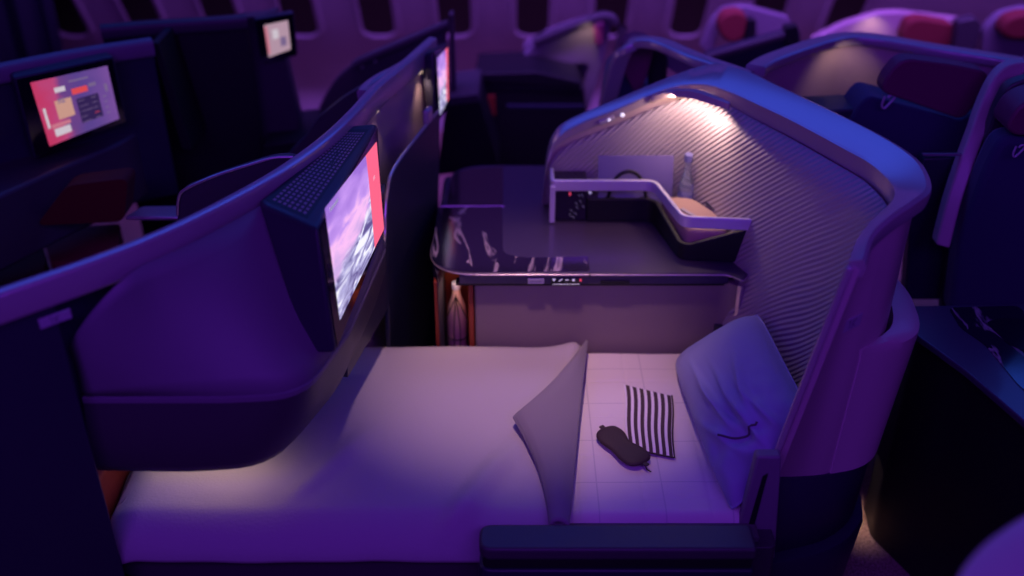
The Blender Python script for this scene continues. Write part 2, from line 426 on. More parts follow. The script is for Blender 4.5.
# navy base
def base_ring(z, off, tuck=0):
    pts = []
    for i in range(0, 66, 2):
        p = cl[i]; dn = (co[i]-ci[i]); dn.z = 0; dn.normalize()
        if i < 24: dn = Vector((0.0+0.03*i, -1, 0)).normalized()
        g = max(0, 1-i/26)*min(1, (0.53-z)/0.23); sh = Vector((-0.12*g, -0.05*g, 0))
        pts.append(v3(p+dn*off+sh, z))
    inn = []
    for i in range(0, 66, 2):
        g = max(0, 1-i/26)*min(1, (0.53-z)/0.23); inn.append(v3(cn[i]+Vector((-0.03*g, -0.045*g, 0)), z))
    inn = inn[::-1]
    return pts+inn
MB().loft([base_ring(z, o) for z, o in ((0.530, 0.004), (0.45, 0.002), (0.31, -0.006), (0.305, -0.010))]).build('shell_base', 'navy', shell, angle=40)
MB().loft([base_ring(z, o) for z, o in ((0.305, 0.004), (0.300, 0.018), (0.285, 0.022), (0.10, 0.005), (0.0, -0.03))]).build('base_skirt', 'navy', shell, angle=50)
# seat number plate on the wing
def plate(parent, o, X, Y, w, h, text, m='plate', ink='etch', lh=0.5):
    X = Vector(X).normalized(); Y = Vector(Y).normalized(); n = X.cross(Y); o = Vector(o)
    pts = [o+X*x*w/2+Y*y*h/2 for x, y in ((-1, -1), (1, -1), (1, 1), (-1, 1))]
    p = MB().prism(pts, n*0.003).build('number_plate', m, parent, bevel=0.001)
    t = MB(); hh = h*lh; wd = len(text)*hh*0.8
    letters(t, text, o-X*wd/2-Y*hh/2+n*0.003, X, Y, hh); t.build('lettering', ink, p, smooth=False)
a = at_z(co[8], cl[8], 1.14, 0.53, 0.93)
x_ = (at_z(co[11], cl[11], 1.14, 0.53, 0.88)-at_z(co[5], cl[5], 1.14, 0.53, 0.88)).normalized()
y_ = (at_z(co[8], cl[8], 1.14, 0.53, 1.0)-at_z(co[8], cl[8], 1.14, 0.53, 0.8)).normalized()
nn = x_.cross(y_)
plate(shell, a+nn*0.001, x_, y_, 0.060, 0.030, '1K', lh=0.6)
# reading lamp under the rail in the corner, indicator buttons on the lining
hp = spline([Vector((.40, 2.862, 1.052)), Vector((.455, 2.840, 1.082)), Vector((.515, 2.792, 1.098)), Vector((.560, 2.735, 1.100)), Vector((.590, 2.69, 1.098))], 6)
mb = MB(); secs = []
for i, p in enumerate(hp):
    t = (hp[min(i+1, len(hp)-1)]-hp[max(i-1, 0)]).normalized(); n = Vector((t.y, -t.x, 0)); n = n if n.y < 0 else -n
    g = .55*math.sin(PI*i/(len(hp)-1))
    secs.append([p+Vector((0, 0, 0.02)), p+n*(0.006+0.026*g)+Vector((0, 0, 0.018)), p+n*(0.008+0.036*g)+Vector((0, 0, 0.004-0.006*g)), p+n*(0.0+0.012*g)+Vector((0, 0, -0.010*g))])
hood = mb.loft(secs).build('lamp_hood', 'shell', shell, angle=60)
lp = [p+Vector((0.004, 0.008, -0.002)) for p in hp[10:15]]
MB().tube(lp, 0.003, 8).build('lamp_lens', 'lamp', hood)
b0 = P(607, 120, y=2.876)
sw = MB().box(b0, (0.048, 0.008, 0.016), Matrix.Rotation(-0.42, 3, 'Y')).build('light_switch', 'plate', shell, bevel=0.003)
MB().lathe(b0+Vector((0.006, -0.004, 0.002)), [(0.0005, 0), (0.0042, 0.0), (0.0035, 0.003), (0.0005, 0.0035)], 12, axis=Matrix.Rotation(PI/2, 3, 'X')).build('switch_light', 'led', sw)
b1 = P(622.5, 115, y=2.874)
MB().lathe(b1, [(0.0005, 0), (0.0065, 0.0), (0.005, 0.004), (0.0005, 0.005)], 14, axis=Matrix.Rotation(PI/2, 3, 'X')).build('call_button', 'led', shell)
# entry post with the slot beside the pillow
mb = MB(); X = Vector((1, 0, 0))
pp = [P(735, 545, y=1.79), P(757, 457, y=1.79), P(782, 457, y=1.79), P(775, 560, y=1.79)]
ep = mb.prism(pp, (0, 0.03, 0)).build('entry_post', 'panel', shell, bevel=0.006)
sl = [P(746, 535, y=1.786), P(763, 477, y=1.786), P(768, 474, y=1.786), P(751, 538, y=1.786)]
MB().prism(sl, (0, 0.003, 0)).build('belt_slot', 'black', ep, smooth=False)
# extension loop of the rail behind the corner
loop = [Vector((.672, 2.868, 1.140)), P(700, 56, z=1.148), P(665, 41, z=1.148), P(650, 37.5, z=1.145), P(636, 38, z=1.135), P(626, 44, z=1.115), P(619, 53, z=1.08), P(612, 78, z=0.98), P(606, 105, z=0.86)]
MB().loft(rail_sections(spline(loop, 6), 0.055, 0.030)).build('return_rail', 'rail', shell, angle=50)

# ================================================================== side console
con = thing('side_console', 'glossy dark side console with black marble inlays, beyond the made-up bed', 'console table', (0.2, 2.8, 0))
top = fillet([Vector((-.238, 2.474, 0)), Vector((.590, 2.474, 0)), Vector((.625, 2.440, 0)), Vector((.65, 2.48, 0)), Vector((.50, 2.78, 0)), Vector((.40, 3.185, 0)), Vector((-.200, 3.185, 0))],
             [0.15, 0.02, 0.008, 0.02, 0.03, 0.03, 0.13], 8)
def slab(pts, z0, z1): return MB().prism([v3(p, z0) for p in pts], (0, 0, z1-z0))
def inset(pts, d):
    out = []; n = len(pts)
    for i, p in enumerate(pts):
        t = (pts[(i+1) % n]-pts[i-1]); t.normalize(); out.append(p+Vector((-t.y, t.x, 0))*d)
    return out
tp = slab(top, 0.701, 0.710).build('console_top', 'lamin', con, bevel=0.003)
slab(inset(top, -0.002), 0.7015, 0.7075).build('edge_trim', 'silver', con, bevel=0.003)
# marble: front-left L shape, small front strip; glass panel at the back left
zt = 0.7102
q = lambda u, v: P(u, v, z=zt)
ml = fillet([q(438, 208), q(502, 206), q(503, 255), q(528, 258), q(588, 257), q(590, 271), q(458, 272.5), q(431, 262)], [0.0, 0.0, 0.09, 0.0, 0, 0, 0.08, 0.04], 6)
MB().prism(ml, (0, 0, 0.0015)).build('marble_inlay', 'marble', con, smooth=False)
ml = fillet([q(447, 205), q(452, 170), q(503, 167), q(503, 205)], [0.01, 0.10, 0.01, 0.01], 6)
gp = MB().prism(ml, (0, 0, 0.002)).build('glass_panel', 'gloss', con, smooth=False)
mb = MB(); pts = [q(441, 206.5), q(504, 206.5)]
mb.tube([p+Vector((0, 0, 0.001)) for p in pts], 0.0018, 6); mb.build('inlay_trim', 'silver', con)
# seam across the console edge
MB().box((0.212, 2.4725, 0.7055), (0.003, 0.006, 0.010)).build('edge_seam', 'black', con, smooth=False)
# apron, front panel, niche
MB().box((0.225, 2.495, 0.686), (0.74, 0.03, 0.028)).build('apron', 'lamin', con, bevel=0.003)
ap = MB().box((0.215, 2.500, 0.669), (0.74, 0.03, 0.008)).build('shadow_gap', 'black', con, smooth=False)
pf = fillet([Vector((-.105, 2.500, 0)), Vector((.600, 2.500, 0)), Vector((.630, 2.455, 0)), Vector((.645, 2.50, 0)), Vector((.60, 2.70, 0)), Vector((-.105, 2.70, 0))], [0.01, 0.03, 0.005, 0.01, 0.01, 0.01], 4)
slab(pf, 0.0, 0.669).build('front_panel', 'cfront', con, bevel=0.004)
MB().box((0.626, 2.462, 0.60), (0.014, 0.016, 0.16), rotz(0.7)).build('corner_trim', 'silver', con, bevel=0.003)
nb = MB().box((-.158, 2.69, 0.33), (0.115, 0.02, 0.66)).box((-.212, 2.60, 0.33), (0.012, 0.18, 0.66)).build('niche_lining', 'leather', con, bevel=0.003)
slab(fillet([Vector((-.222, 2.56, 0)), Vector((-.206, 2.50, 0)), Vector((-.196, 2.56, 0)), Vector((-.206, 3.15, 0)), Vector((-.222, 3.12, 0))], 0.004, 3), 0.0, 0.69).build('side_panel', 'navy2', con, bevel=0.003)
MB().box((-.115, 2.60, 0.33), (0.014, 0.20, 0.66)).build('niche_post', 'leather', con, bevel=0.003)
MB().box((-.16, 2.585, 0.36), (0.10, 0.17, 0.02)).build('niche_shelf', 'navy2', con, bevel=0.003)
# usb plate and backlit icons on the apron
c0 = P(536, 281, y=2.4775)
us = MB().box(c0, (0.045, 0.006, 0.017)).build('socket_plate', 'plate', con, bevel=0.002)
MB().box(c0+Vector((0, -0.0035, 0.001)), (0.032, 0.001, 0.002)).build('socket_slot', 'etch', us, smooth=False)
cp = MB().box(P(566, 281, y=2.4775), (0.082, 0.005, 0.017)).build('control_strip', 'gloss', con, bevel=0.002)
mb = MB()
for i, u in enumerate((554, 560.5, 567, 573.5)):
    c = P(u, 280, y=2.4735)
    if i == 0: mb.prism([c+Vector((x, 0, z)) for x, z in ((-.005, .004), (.005, .004), (0.002, -.001), (.001, -.004), (-.001, -.004), (-.002, -.001))], (0, -0.001, 0))
    elif i == 1: mb.prism([c+Vector((x, 0, z)) for x, z in ((-.005, -.003), (-.002, -.004), (.006, .003), (.003, .0035))], (0, -0.001, 0))
    elif i == 2: mb.box(c, (0.009, 0.001, 0.002))
    else: mb.prism([c+Vector((.004*math.cos(a*PI/4), 0, .004*math.sin(a*PI/4))) for a in range(8)], (0, -0.001, 0))
mb.box(P(566, 284.3, y=2.4735), (0.074, 0.001, 0.0012))
mb.build('strip_icons', 'white', cp, smooth=False)
mb = MB(); c = P(580.5, 280, y=2.4735); mb.prism([c+Vector((x, 0, z)) for x, z in ((-.003, -.004), (.003, -.004), (.003, .002), (0, .005), (-.003, .002))], (0, -0.001, 0)); mb.build('strip_call_icon', 'redled', cp, smooth=False)
MB().box(P(615, 282, y=2.4785), (0.080, 0.004, 0.010)).build('drawer_slot', 'black', con, bevel=0.002)

# ------------------------------------------------------------------ raised storage nook
nk = thing('storage_nook', 'raised storage nook with a metal hand rail, on the console behind its tray area', 'storage unit', (0.35, 2.7, 0.712))
zr = 0.849
band = [Vector((.118, 2.862, zr)), Vector((.118, 2.775, zr)), Vector((.415, 2.775, zr)), Vector((.466, 2.545, zr)), Vector((.655, 2.528, zr))]
bp_ = fillet(band, [0, 0.012, 0.03, 0.025, 0], 5, closed=False)
secs = []
for i, p in enumerate(bp_):
    t = (bp_[min(i+1, len(bp_)-1)]-bp_[max(i-1, 0)]).normalized(); n = Vector((-t.y, t.x, 0))
    secs.append([p-n*0.006, p+n*0.006, p+n*0.006-Vector((0, 0, 0.034)), p-n*0.006-Vector((0, 0, 0.034))])
MB().loft(secs).build('hand_rail', 'bright', nk, bevel=0.003)
MB().box((.1185, 2.771, 0.772), (0.016, 0.012, 0.118)).build('rail_post', 'bright', nk, bevel=0.002)
# control box
cb = MB().box((.172, 2.828, 0.7725), (0.100, 0.094, 0.120)).build('control_box', 'gloss', nk, bevel=0.004)
mb = MB(); y = 2.7795
for (u, v) in ((590, 192.5), (590, 200), (590, 208), (590, 216)):
    c = P(u, v, y=y); mb = MB()
    mb.prism([c+Vector((.005*math.cos(a*PI/3+.3), 0, .005*math.sin(a*PI/3))) for a in range(6)], (0, -0.001, 0)) if v in (192.5, 216) else mb.box(c, (0.011, 0.001, 0.0028), Matrix.Rotation(-.5 if v == 200 else 0, 3, 'Y'))
    mb.build('panel_icon', 'white', cb, smooth=False)
mb = MB()
for (u, v) in ((579, 195), (582, 195), (580, 201), (576, 203), (583, 206), (577, 207), (571, 210), (575, 213), (570, 214.5), (573, 217)):
    mb.box(P(u, v, y=y), (0.005, 0.001, 0.0016)); mb.box(P(u+1, v+1.6, y=y), (0.003, 0.001, 0.0012))
mb.build('panel_small_print', mat('dim_print', (0.3, 0.3, 0.35), 0.5, emit=(0.8, 0.75, 1.0), es=0.08), cb, smooth=False)
c = P(570, 193.5, y=y)
MB().prism([c+Vector((x, 0, z)) for x, z in ((-.003, -.006), (.003, -.006), (.003, .001), (.001, .006), (-.003, .004))], (0, -0.001, 0)).build('panel_call_icon', 'redled', cb, smooth=False)
# low dark wall below the rail
low = fillet([Vector((.222, 2.778, 0)), Vector((.415, 2.778, 0)), Vector((.466, 2.548, 0)), Vector((.64, 2.531, 0))], [0, 0.03, 0.025, 0], 5, closed=False)
secs = []
for i, p in enumerate(low):
    t = (low[min(i+1, len(low)-1)]-low[max(i-1, 0)]).normalized(); n = Vector((-t.y, t.x, 0))
    f = max(0, min(1, (i-3)/9))
    zz = lerp(0.786, 0.762, max(0, min(1, (2.70-p.y)/.12))) if p.x < 0.595 else lerp(0.762, 0.815, min(1, (p.x-0.595)/0.02))
    secs.append([v3(p-n*0.003, 0.7125), v3(p-n*0.003, zz), v3(p+n*0.011, zz), v3(p+n*0.011, 0.7125)])
MB().loft(secs).build('nook_wall', 'black', nk, bevel=0.003)
# padded tan rest inside
pad = fillet([Vector((.432, 2.775, 0)), Vector((.484, 2.565, 0)), Vector((.600, 2.556, 0)), Vector((.580, 2.67, 0)), Vector((.525, 2.77, 0))], 0.03, 5)
MB().prism([v3(p, 0.7125) for p in pad], (0, 0, 0.085)).build('padded_rest', 'tan', nk, bevel=0.010, seg=4)
MB().box((.50, 2.66, 0.8), (0.06, 0.012, 0.006), rotz(-1.0)).build('rest_tab', 'plate', nk, bevel=0.002)
mb = MB()
for d_ in (0, 0.014, 0.028): mb.tube([P(706+d_*600, 203, z=0.80), P(724+d_*450, 217, z=0.80)], 0.0035, 6)
mb.build('pad_hinge', 'navy', nk)

# ------------------------------------------------------------------ things in the nook
cd = MB(); y = 2.836
pts = [P(598, 206, y=y), P(672, 206, y=y), P(674, 155.5, y=y+.012), P(598, 155.5, y=y+.012)]
tag(cd.prism(pts, (0, 0.002, 0)).build('menu_card', 'card', bevel=0.0005), 'plain lilac card standing against the ribbed lining behind the headphones', 'card')
hpn = thing('headphones', 'black over-ear headphones standing behind the nook rail', 'headphones', (.325, 2.83, 0.713))
c = P(627, 200, y=2.815)
rad = (P(646, 200, y=2.82)-P(609, 200, y=2.82)).x/2
arc = [c+Vector((rad*math.cos(a), 0, (P(627, 170.5, y=2.82).z-c.z)*math.sin(a))) for a in [PI*i/20 for i in range(21)]]
MB().tube(arc, 0.0055, 8).build('headband', 'black', hpn)
for s, u in ((-1, 608), (1, 646.5)):
    cc = P(u, 203, y=2.815)
    e = MB().lathe(cc+Vector((-0.010*s*0, 0, -0.008)), [(0.002, -0.012), (0.024, -0.012), (0.028, -0.004), (0.028, 0.006), (0.02, 0.012), (0.002, 0.012)], 18, axis=Matrix.Rotation(PI/2*s, 3, 'Y')).build('ear_cup', 'black', hpn)
    MB().lathe(cc+Vector((-s*0.014, 0, -0.008)), [(0.012, -0.004), (0.026, -0.004), (0.027, 0.002), (0.02, 0.006), (0.012, 0.006)], 16, axis=Matrix.Rotation(PI/2*s, 3, 'Y')).build('ear_pad', 'mesh', e)
bt = thing('water_bottle', 'slim clear glass water bottle in the corner beside the lilac card', 'bottle', (.486, 2.80, 0.713))
bc = P(687, 203, y=2.80); zb = 0.713
bt_x = P(687, 175, y=2.80).x
MB().lathe((bt_x, 2.80, 0), [(0.004, zb), (0.020, zb), (0.022, zb+.004), (0.022, zb+.100), (0.020, zb+.115), (0.011, zb+.145), (0.0095, zb+.16), (0.0095, zb+.185), (0.002, zb+.186)], 20).build('glass_body', 'glass', bt, angle=60)
MB().lathe((bt_x, 2.80, 0), [(0.002, zb+.184), (0.0125, zb+.184), (0.0125, zb+.204), (0.010, zb+.207), (0.002, zb+.207)], 16).build('cap', 'cap', bt)
MB().lathe((bt_x, 2.80, 0), [(0.0225, zb+.035), (0.0230, zb+.036), (0.0230, zb+.080), (0.0225, zb+.081)], 20).build('paper_label', 'cap', bt)
# amber bottle behind elastic in the niche
nbt = thing('niche_bottle', 'amber lit bottle held by elastic straps in the rust niche below the console', 'bottle', (-.155, 2.62, 0.371))
bx = P(457, 320, y=2.56).x; z0 = 0.372
MB().lathe((bx, 2.57, 0), [(0.004, z0), (0.026, z0), (0.029, z0+.006), (0.029, z0+.14), (0.024, z0+.18), (0.012, z0+.215), (0.011, z0+.235), (0.002, z0+.236)], 20).build('bottle_body', 'amber', nbt, angle=60)
MB().lathe((bx, 2.57, 0), [(0.002, z0+.234), (0.013, z0+.234), (0.013, z0+.252), (0.002, z0+.254)], 14).build('cap', 'plate', nbt)
mb = MB()
for pth in ([(0, .225), (-.031, .14), (-.028, .06)], [(0, .225), (.031, .14), (.028, .06)], [(0, .23), (-.008, .12), (-.008, .0)], [(0, .23), (.01, .12), (.008, 0)]):
    mb.tube([Vector((bx+a, 2.54-(.002 if abs(a) < .02 else -.01), z0+b)) for a, b in pth], 0.0016, 6)
mb.tube([Vector((bx+0.031*math.cos(a), 2.57-0.031*math.sin(a), z0+.075)) for a in [PI*i/8 for i in range(9)]], 0.002, 6)
mb.build('elastic_net', 'mesh', nbt)
# ================================================================== BED
bed = thing('flat_bed', 'made-up flat bed with a quilted white sheet, between the console and the low armrest', 'bed', (-0.1, 2.0, 0))
out = fillet([Vector((-.93, 1.76, 0)), Vector((-.08, 1.745, 0)), Vector((-.08, 1.732, 0)), Vector((.60, 1.732, 0)), Vector((.60, 1.90, 0)), Vector((.655, 2.03, 0)), Vector((.665, 2.2, 0)), Vector((.56, 2.485, 0)), Vector((-.40, 2.485, 0)), Vector((-.62, 2.10, 0)), Vector((-.95, 2.02, 0))],
             [0.06, 0.005, 0.005, 0.02, 0.02, 0.04, 0.04, 0.02, 0.03, 0.05, 0.05], 5)
slab(inset(out, 0.01), 0.10, 0.30).build('seat_base', 'navy', bed, bevel=0.01)
slab(out, 0.302, 0.425).build('seat_cushion', 'navy2', bed, bevel=0.02)
# fitted sheet: slightly uneven quilted top
mb = MB()
def sheet(a, b):
    y = lerp(1.797, 2.480, b); xr = lerp(.530, .655, min(1, b/.4)) if b < .6 else lerp(.655, .555, (b-.6)/.4)
    x = lerp(-.02, xr, a)
    z = 0.452+0.004*noise.noise(Vector((x*5, y*5, 1)))
    for c_ in (x, y):
        f = abs(((c_/0.155) % 1)-0.5)*2; z -= 0.0018*max(0, 1-(1-f)*14) if f > 0.9 else 0
    e = min(b, 1-b)*0.745
    z -= 0.022*max(0, 1-e/0.03)**2
    return Vector((x, y, z))
mb.grid(sheet, 150, 150)
for kk, (x, y, z) in enumerate(mb.v): mb.uv[kk] = (x+0.03, y+0.02)
mb.build('fitted_sheet', 'sheet', bed, solid=0.006, angle=180)
# knitted trim and dark edge on the aisle side
MB().box((.25, 1.768, 0.436), (0.62, 0.048, 0.016)).build('aisle_trim', 'rib', bed, bevel=0.003)

MB().box((-.972, 1.95, .36), (.03, .36, .30)).build('foot_panel', 'redseat', bed, bevel=.008)
# duvet
def fold_x(y): return lerp(.112, .196, (y-1.75)/0.74)
def duv(a, b):
    # a along the bed, b across from the aisle side; first 12 % of b hangs over the edge
    yy = lerp(1.66, 2.480, b)
    xl = -.928; xr = fold_x(max(1.76, yy)); x = lerp(xl, xr, a)
    hang = max(0, 1.800-yy)
    foot = max(0, (-.845-x))
    y = yy
    th = 0.030
    z = 0.452+th
    w = noise.noise(Vector((x*1.7+3, yy*2.2, 0.3)))*0.012+noise.noise(Vector((x*4.2, yy*5.0, 2.1)))*0.006+noise.noise(Vector((x*11, yy*9, 4.1)))*0.0016
    # soft fold running from the turned-back corner towards the aisle
    d = (x+.115)-0.5*(yy-1.78); w += 0.020*math.exp(-(d/0.035)**2)*max(0, min(1, (2.08-yy)/.15))*min(1, max(0, (yy-1.70)/.06))
    d2 = (x+.46)-0.55*(yy-1.9); w += 0.010*math.exp(-(d2/0.03)**2)*max(0, min(1, (2.12-yy)/.1))*max(0, min(1, (yy-1.80)/.06))
    z += w
    if hang > 0:
        s = hang/0.14; y = 1.800-0.075*math.sin(min(1, s)*PI/2)-0.006*noise.noise(Vector((x*6, 0, 7)))*s; z -= 0.095*s**1.25*(0.95+0.08*noise.noise(Vector((x*3, 4, 0))))
    e = 2.480-yy
    z -= 0.030*max(0, 1-e/0.05)**2
    if foot > 0: z -= 0.05*(foot/0.085)**2; y = y+(foot/0.085)**3*0.02*(1 if y < 1.85 else -1)
    if a > 0.985: z -= (a-0.985)/0.015*0.016
    # lifted corner at the head end beside the console
    z += 0.020*math.exp(-((x-.19)**2+(yy-2.46)**2)/0.0035)
    return Vector((x, y, z))
mb = MB(); mb.grid(duv, 150, 80)
dv = tag(mb.build('duvet', 'duvet', solid=0.010, angle=180), 'white duvet spread over the foot of the bed with one corner turned back', 'duvet')
# turned-back corner of the duvet: darker reverse side
A_ = P(586.5, 341, z=0.505); B_ = P(514, 415, z=0.515); C_ = P(551, 524, z=0.495); D_ = P(568, 526, z=0.490)
def flap(a, b):
    # b: from fold crease (0) to free edge (1), a: from A down to D/C
    crease = A_.lerp(D_, a)
    free = A_.lerp(B_, a/0.42) if a < 0.42 else B_.lerp(C_, (a-0.42)/0.58)
    if a > 0.42:
        s = (a-.42)/.58; free += Vector((0.018*math.sin(s*PI), 0.0, 0))
    else:
        s = a/.42; free += Vector((0.012*math.sin(s*PI), -0.012*math.sin(s*PI), 0))
    p = crease.lerp(free, b)
    L_ = (free-crease).length
    p.z += 0.020*math.sin(PI*min(1, b*1.0))**0.7*min(1, L_/0.06)+0.003*noise.noise(Vector((p.x*9, p.y*9, 5)))
    if b > .9: p.z -= 0.008*(b-.9)/.1
    return p
mb = MB(); mb.grid(flap, 60, 30)
mb.build('turned_back_corner', 'flap', dv, solid=0.008, angle=180)
mb = MB()
mb.tube([flap(0.42+0.58*i/16, 1.0)+Vector((0.002, 0, 0)) for i in range(17)], [0.006]*17, 8)
mb.build('hem', 'flap', dv)

# pillow
pa, pb, pc_, pd = Vector((.452, 2.405, .462)), Vector((.648, 2.335, .672)), Vector((.505, 1.800, .462)), Vector((.685, 1.90, .665))
def pillow_fn(side):
    def f(a, b):
        # superellipse-like outline pulled in between the four corners
        x = a*2-1; y = b*2-1
        px = x*(1-0.05*y**6)*(1-0.02*(1-y*y)); py = y*(1-0.04*x**6)*(1-0.01*(1-x*x))
        s, t = (px+1)/2, (py+1)/2
        p = pa.lerp(pb, s).lerp(pc_.lerp(pd, s), t)
        n = (pb-pa).cross(pc_-pa).normalized()
        if n.z < 0: n = -n
        g = max(0, (1-x**4)*(1-y**4))**0.55
        h = 0.078*g
        w = 0.004*noise.noise(Vector((x*2, y*3, 3)))*g
        if side > 0:
            # creases in the lower half of the case
            for (cx, cy, ang, wd, amp) in ((-.25, .25, 1.2, .07, .014), (.05, .35, 1.45, .06, .016), (.35, .30, 1.8, .08, .012), (-.45, .55, .9, .06, .011), (-.1, .75, .2, .06, -.010), (-.30, .05, 1.35, .05, .012), (.15, .62, 1.5, .05, .013), (.45, .70, 1.2, .06, .012), (-.05, .50, .8, .05, -.008)):
                dx, dy = x-cx, y-cy; q1 = dx*math.sin(ang)-dy*math.cos(ang); q2 = dx*math.cos(ang)+dy*math.sin(ang)
                w += 1.3*amp*math.exp(-(q1/wd)**2-(q2/.42)**2)*min(1, g*1.5)
            w += 0.010*noise.noise(Vector((x*4, y*5, 9)))*g*max(0, y+.2)
        return p+n*(side*(h+w*side) if side > 0 else -h*0.55)
    return f
pl = MB(); pl.grid(pillow_fn(1), 70, 90); pl.grid(pillow_fn(-1), 40, 50)
pil = tag(pl.build('pillow', 'pillow', angle=180), 'large pillow tinted by the blue cabin light, leaning on the ribbed shell at the head of the bed', 'pillow')
fn = pillow_fn(1)
mb = MB(); rim = []
for i in range(200):
    t = i/50; k_ = int(t); r_ = t-k_
    rim.append(fn(*[(r_, 0), (1, r_), (1-r_, 1), (0, 1-r_)][k_]))
mb.tube(rim, 0.0035, 6, closed=True); mb.build('piping', 'pillow', pil)
mb = MB(); pth = [fn(.30+.34*t/14, .80+.085*math.sin(t/14*1.9)) for t in range(15)]
nrm = (pb-pa).cross(pc_-pa).normalized(); nrm = nrm if nrm.z > 0 else -nrm
mb.tube([p+nrm*0.003 for p in pth], 0.0028, 6); mb.build('case_seam', 'rib', pil)

# striped pouch
c4 = [P(623.5, 384.5, z=.462), P(671.5, 396, z=.462), P(673.5, 458, z=.462), P(627, 448, z=.462)]
def pouch(side):
    def f(a, b):
        p = c4[0].lerp(c4[1], a).lerp(c4[3].lerp(c4[2], a), b)
        g = max(0, (1-(2*a-1)**6)*(1-(2*b-1)**6))**0.6
        p.z += side*0.007*g+0.0005; p += Vector((0.002*math.sin(b*7), 0, 0)); return p
    return f
mb = MB(); mb.grid(pouch(1), 28, 28); mb.grid(pouch(-1), 10, 10)
po = tag(mb.build('striped_pouch', 'stripes', angle=180), 'flat pouch with brown and white stripes lying on the sheet', 'pouch')
mb = MB(); mb.tube([pouch(1)(1, i/12)+Vector((.001, 0, .001)) for i in range(13)]+[pouch(1)(1-i/12, 1) for i in range(1, 13)], 0.0022, 6); mb.build('zip_edge', 'mask', po)
# eye mask
e0 = P(604, 429, z=.470); e1 = P(644, 463, z=.470); ex = (e1-e0); LL = ex.length; ex.normalize(); ey = Vector((-ex.y, ex.x, 0)); ec = (e0+e1)/2
prof = [(-1.0, 0.05), (-.93, .34), (-.72, .50), (-.40, .52), (0, .48), (.40, .53), (.72, .50), (.93, .34), (1.0, .02), (.93, -.30), (.70, -.42), (.38, -.40), (0, -.27), (-.38, -.40), (-.70, -.42), (-.93, -.30)]
olp = spline([Vector((a*LL/2*1.02, -b*LL/2*0.98, 0)) for a, b in prof], 4, closed=True)
def mk(sc, z): return [ec+ex*(p.x*(1-(1-sc)*.55))+ey*(p.y*sc)+Vector((0, 0, z)) for p in olp]
mb = MB(); mb.loft([mk(.93, -.004), mk(1, 0), mk(.985, .004), mk(.85, .0075), mk(.45, .0095), mk(.05, .010)])
em = tag(mb.build('eye_mask', 'mask', angle=70), 'dark brown padded eye mask lying beside the striped pouch', 'eye mask')
for s in (-1, 1):
    c = ec+ex*(s*LL/2*1.06); mb = MB(); mb.box(c+Vector((0, 0, 0.001)), (0.016, 0.013, 0.004), rotz(math.atan2(ex.y, ex.x)))
    mb.build('strap_tab', 'mask', em, bevel=0.001)
mb = MB(); mb.tube(spline([e1+ex*.006, e1+ex*.016+ey*-.004-Vector((0, 0, .006)), e1+ex*.026+ey*.002-Vector((0, 0, .010))], 4), .0018, 6); mb.build('strap', 'mask', em)

# armrest on the aisle side
ar = thing('aisle_armrest', 'low dark navy armrest along the aisle side of the bed', 'armrest', (0.2, 1.66, 0))
apf = fillet([Vector((-.072, 1.648, 0)), Vector((.530, 1.648, 0)), Vector((.530, 1.728, 0)), Vector((-.072, 1.728, 0))], [.03, .01, .01, .03], 6)
slab(apf, 0.470, 0.502).build('arm_pad', 'navy2', ar, bevel=0.010, seg=4)
slab(inset(apf, 0.006), 0.440, 0.468).build('arm_core', 'black', ar, bevel=0.003)
slab(apf, 0.10, 0.438).build('arm_side', 'navy', ar, bevel=0.006)
slab(inset(apf, 0.02), 0.0, 0.10).build('arm_foot', 'black', ar, bevel=0.004)

# ================================================================== LEFT DIVIDER
dvd = thing('privacy_divider', 'tall curved privacy divider with a continuous rail, at the foot of the bed', 'divider', (-0.6, 2.0, 0))
rp = spline([Vector(q) for q in ((-1.45, 1.18, 1.15), (-1.20, 1.42, 1.15), (-.945, 1.655, 1.15), (-.80, 1.79, 1.15), (-.70, 1.905, 1.15), (-.605, 2.050, 1.15), (-.525, 2.20, 1.15), (-.455, 2.38, 1.15), (-.408, 2.56, 1.15), (-.368, 2.75, 1.15), (-.305, 2.95, 1.15), (-.245, 3.16, 1.15))], 8)
MB().loft(rail_sections(rp, 0.030, 0.064, r=0.007)).build('top_rail', 'rail', dvd, angle=35)
# outer navy panel: left of the recess down to the floor, and a thin band above the arc
i_r = min(range(len(rp)), key=lambda i: abs(rp[i].x+.872))
secs = wall_sections([v3(p, 1.115) for p in rp[:i_r+1]], 0.030, 0.0)
MB().loft(secs).build('outer_panel', 'navy', dvd, bevel=0.004)
bk_ = [p+Vector((-.03, .05, 0)) for p in rp[i_r:] if p.y < 2.55]
MB().loft(wall_sections([v3(p, 1.10) for p in bk_], 0.022, 0.64)).build('rear_panel', 'navy', dvd, bevel=0.003)
MB().loft(wall_sections([v3(p, 1.115) for p in rp if p.y > 2.46], 0.022, 0.0)).build('rear_lining', 'shell', dvd, bevel=0.003)
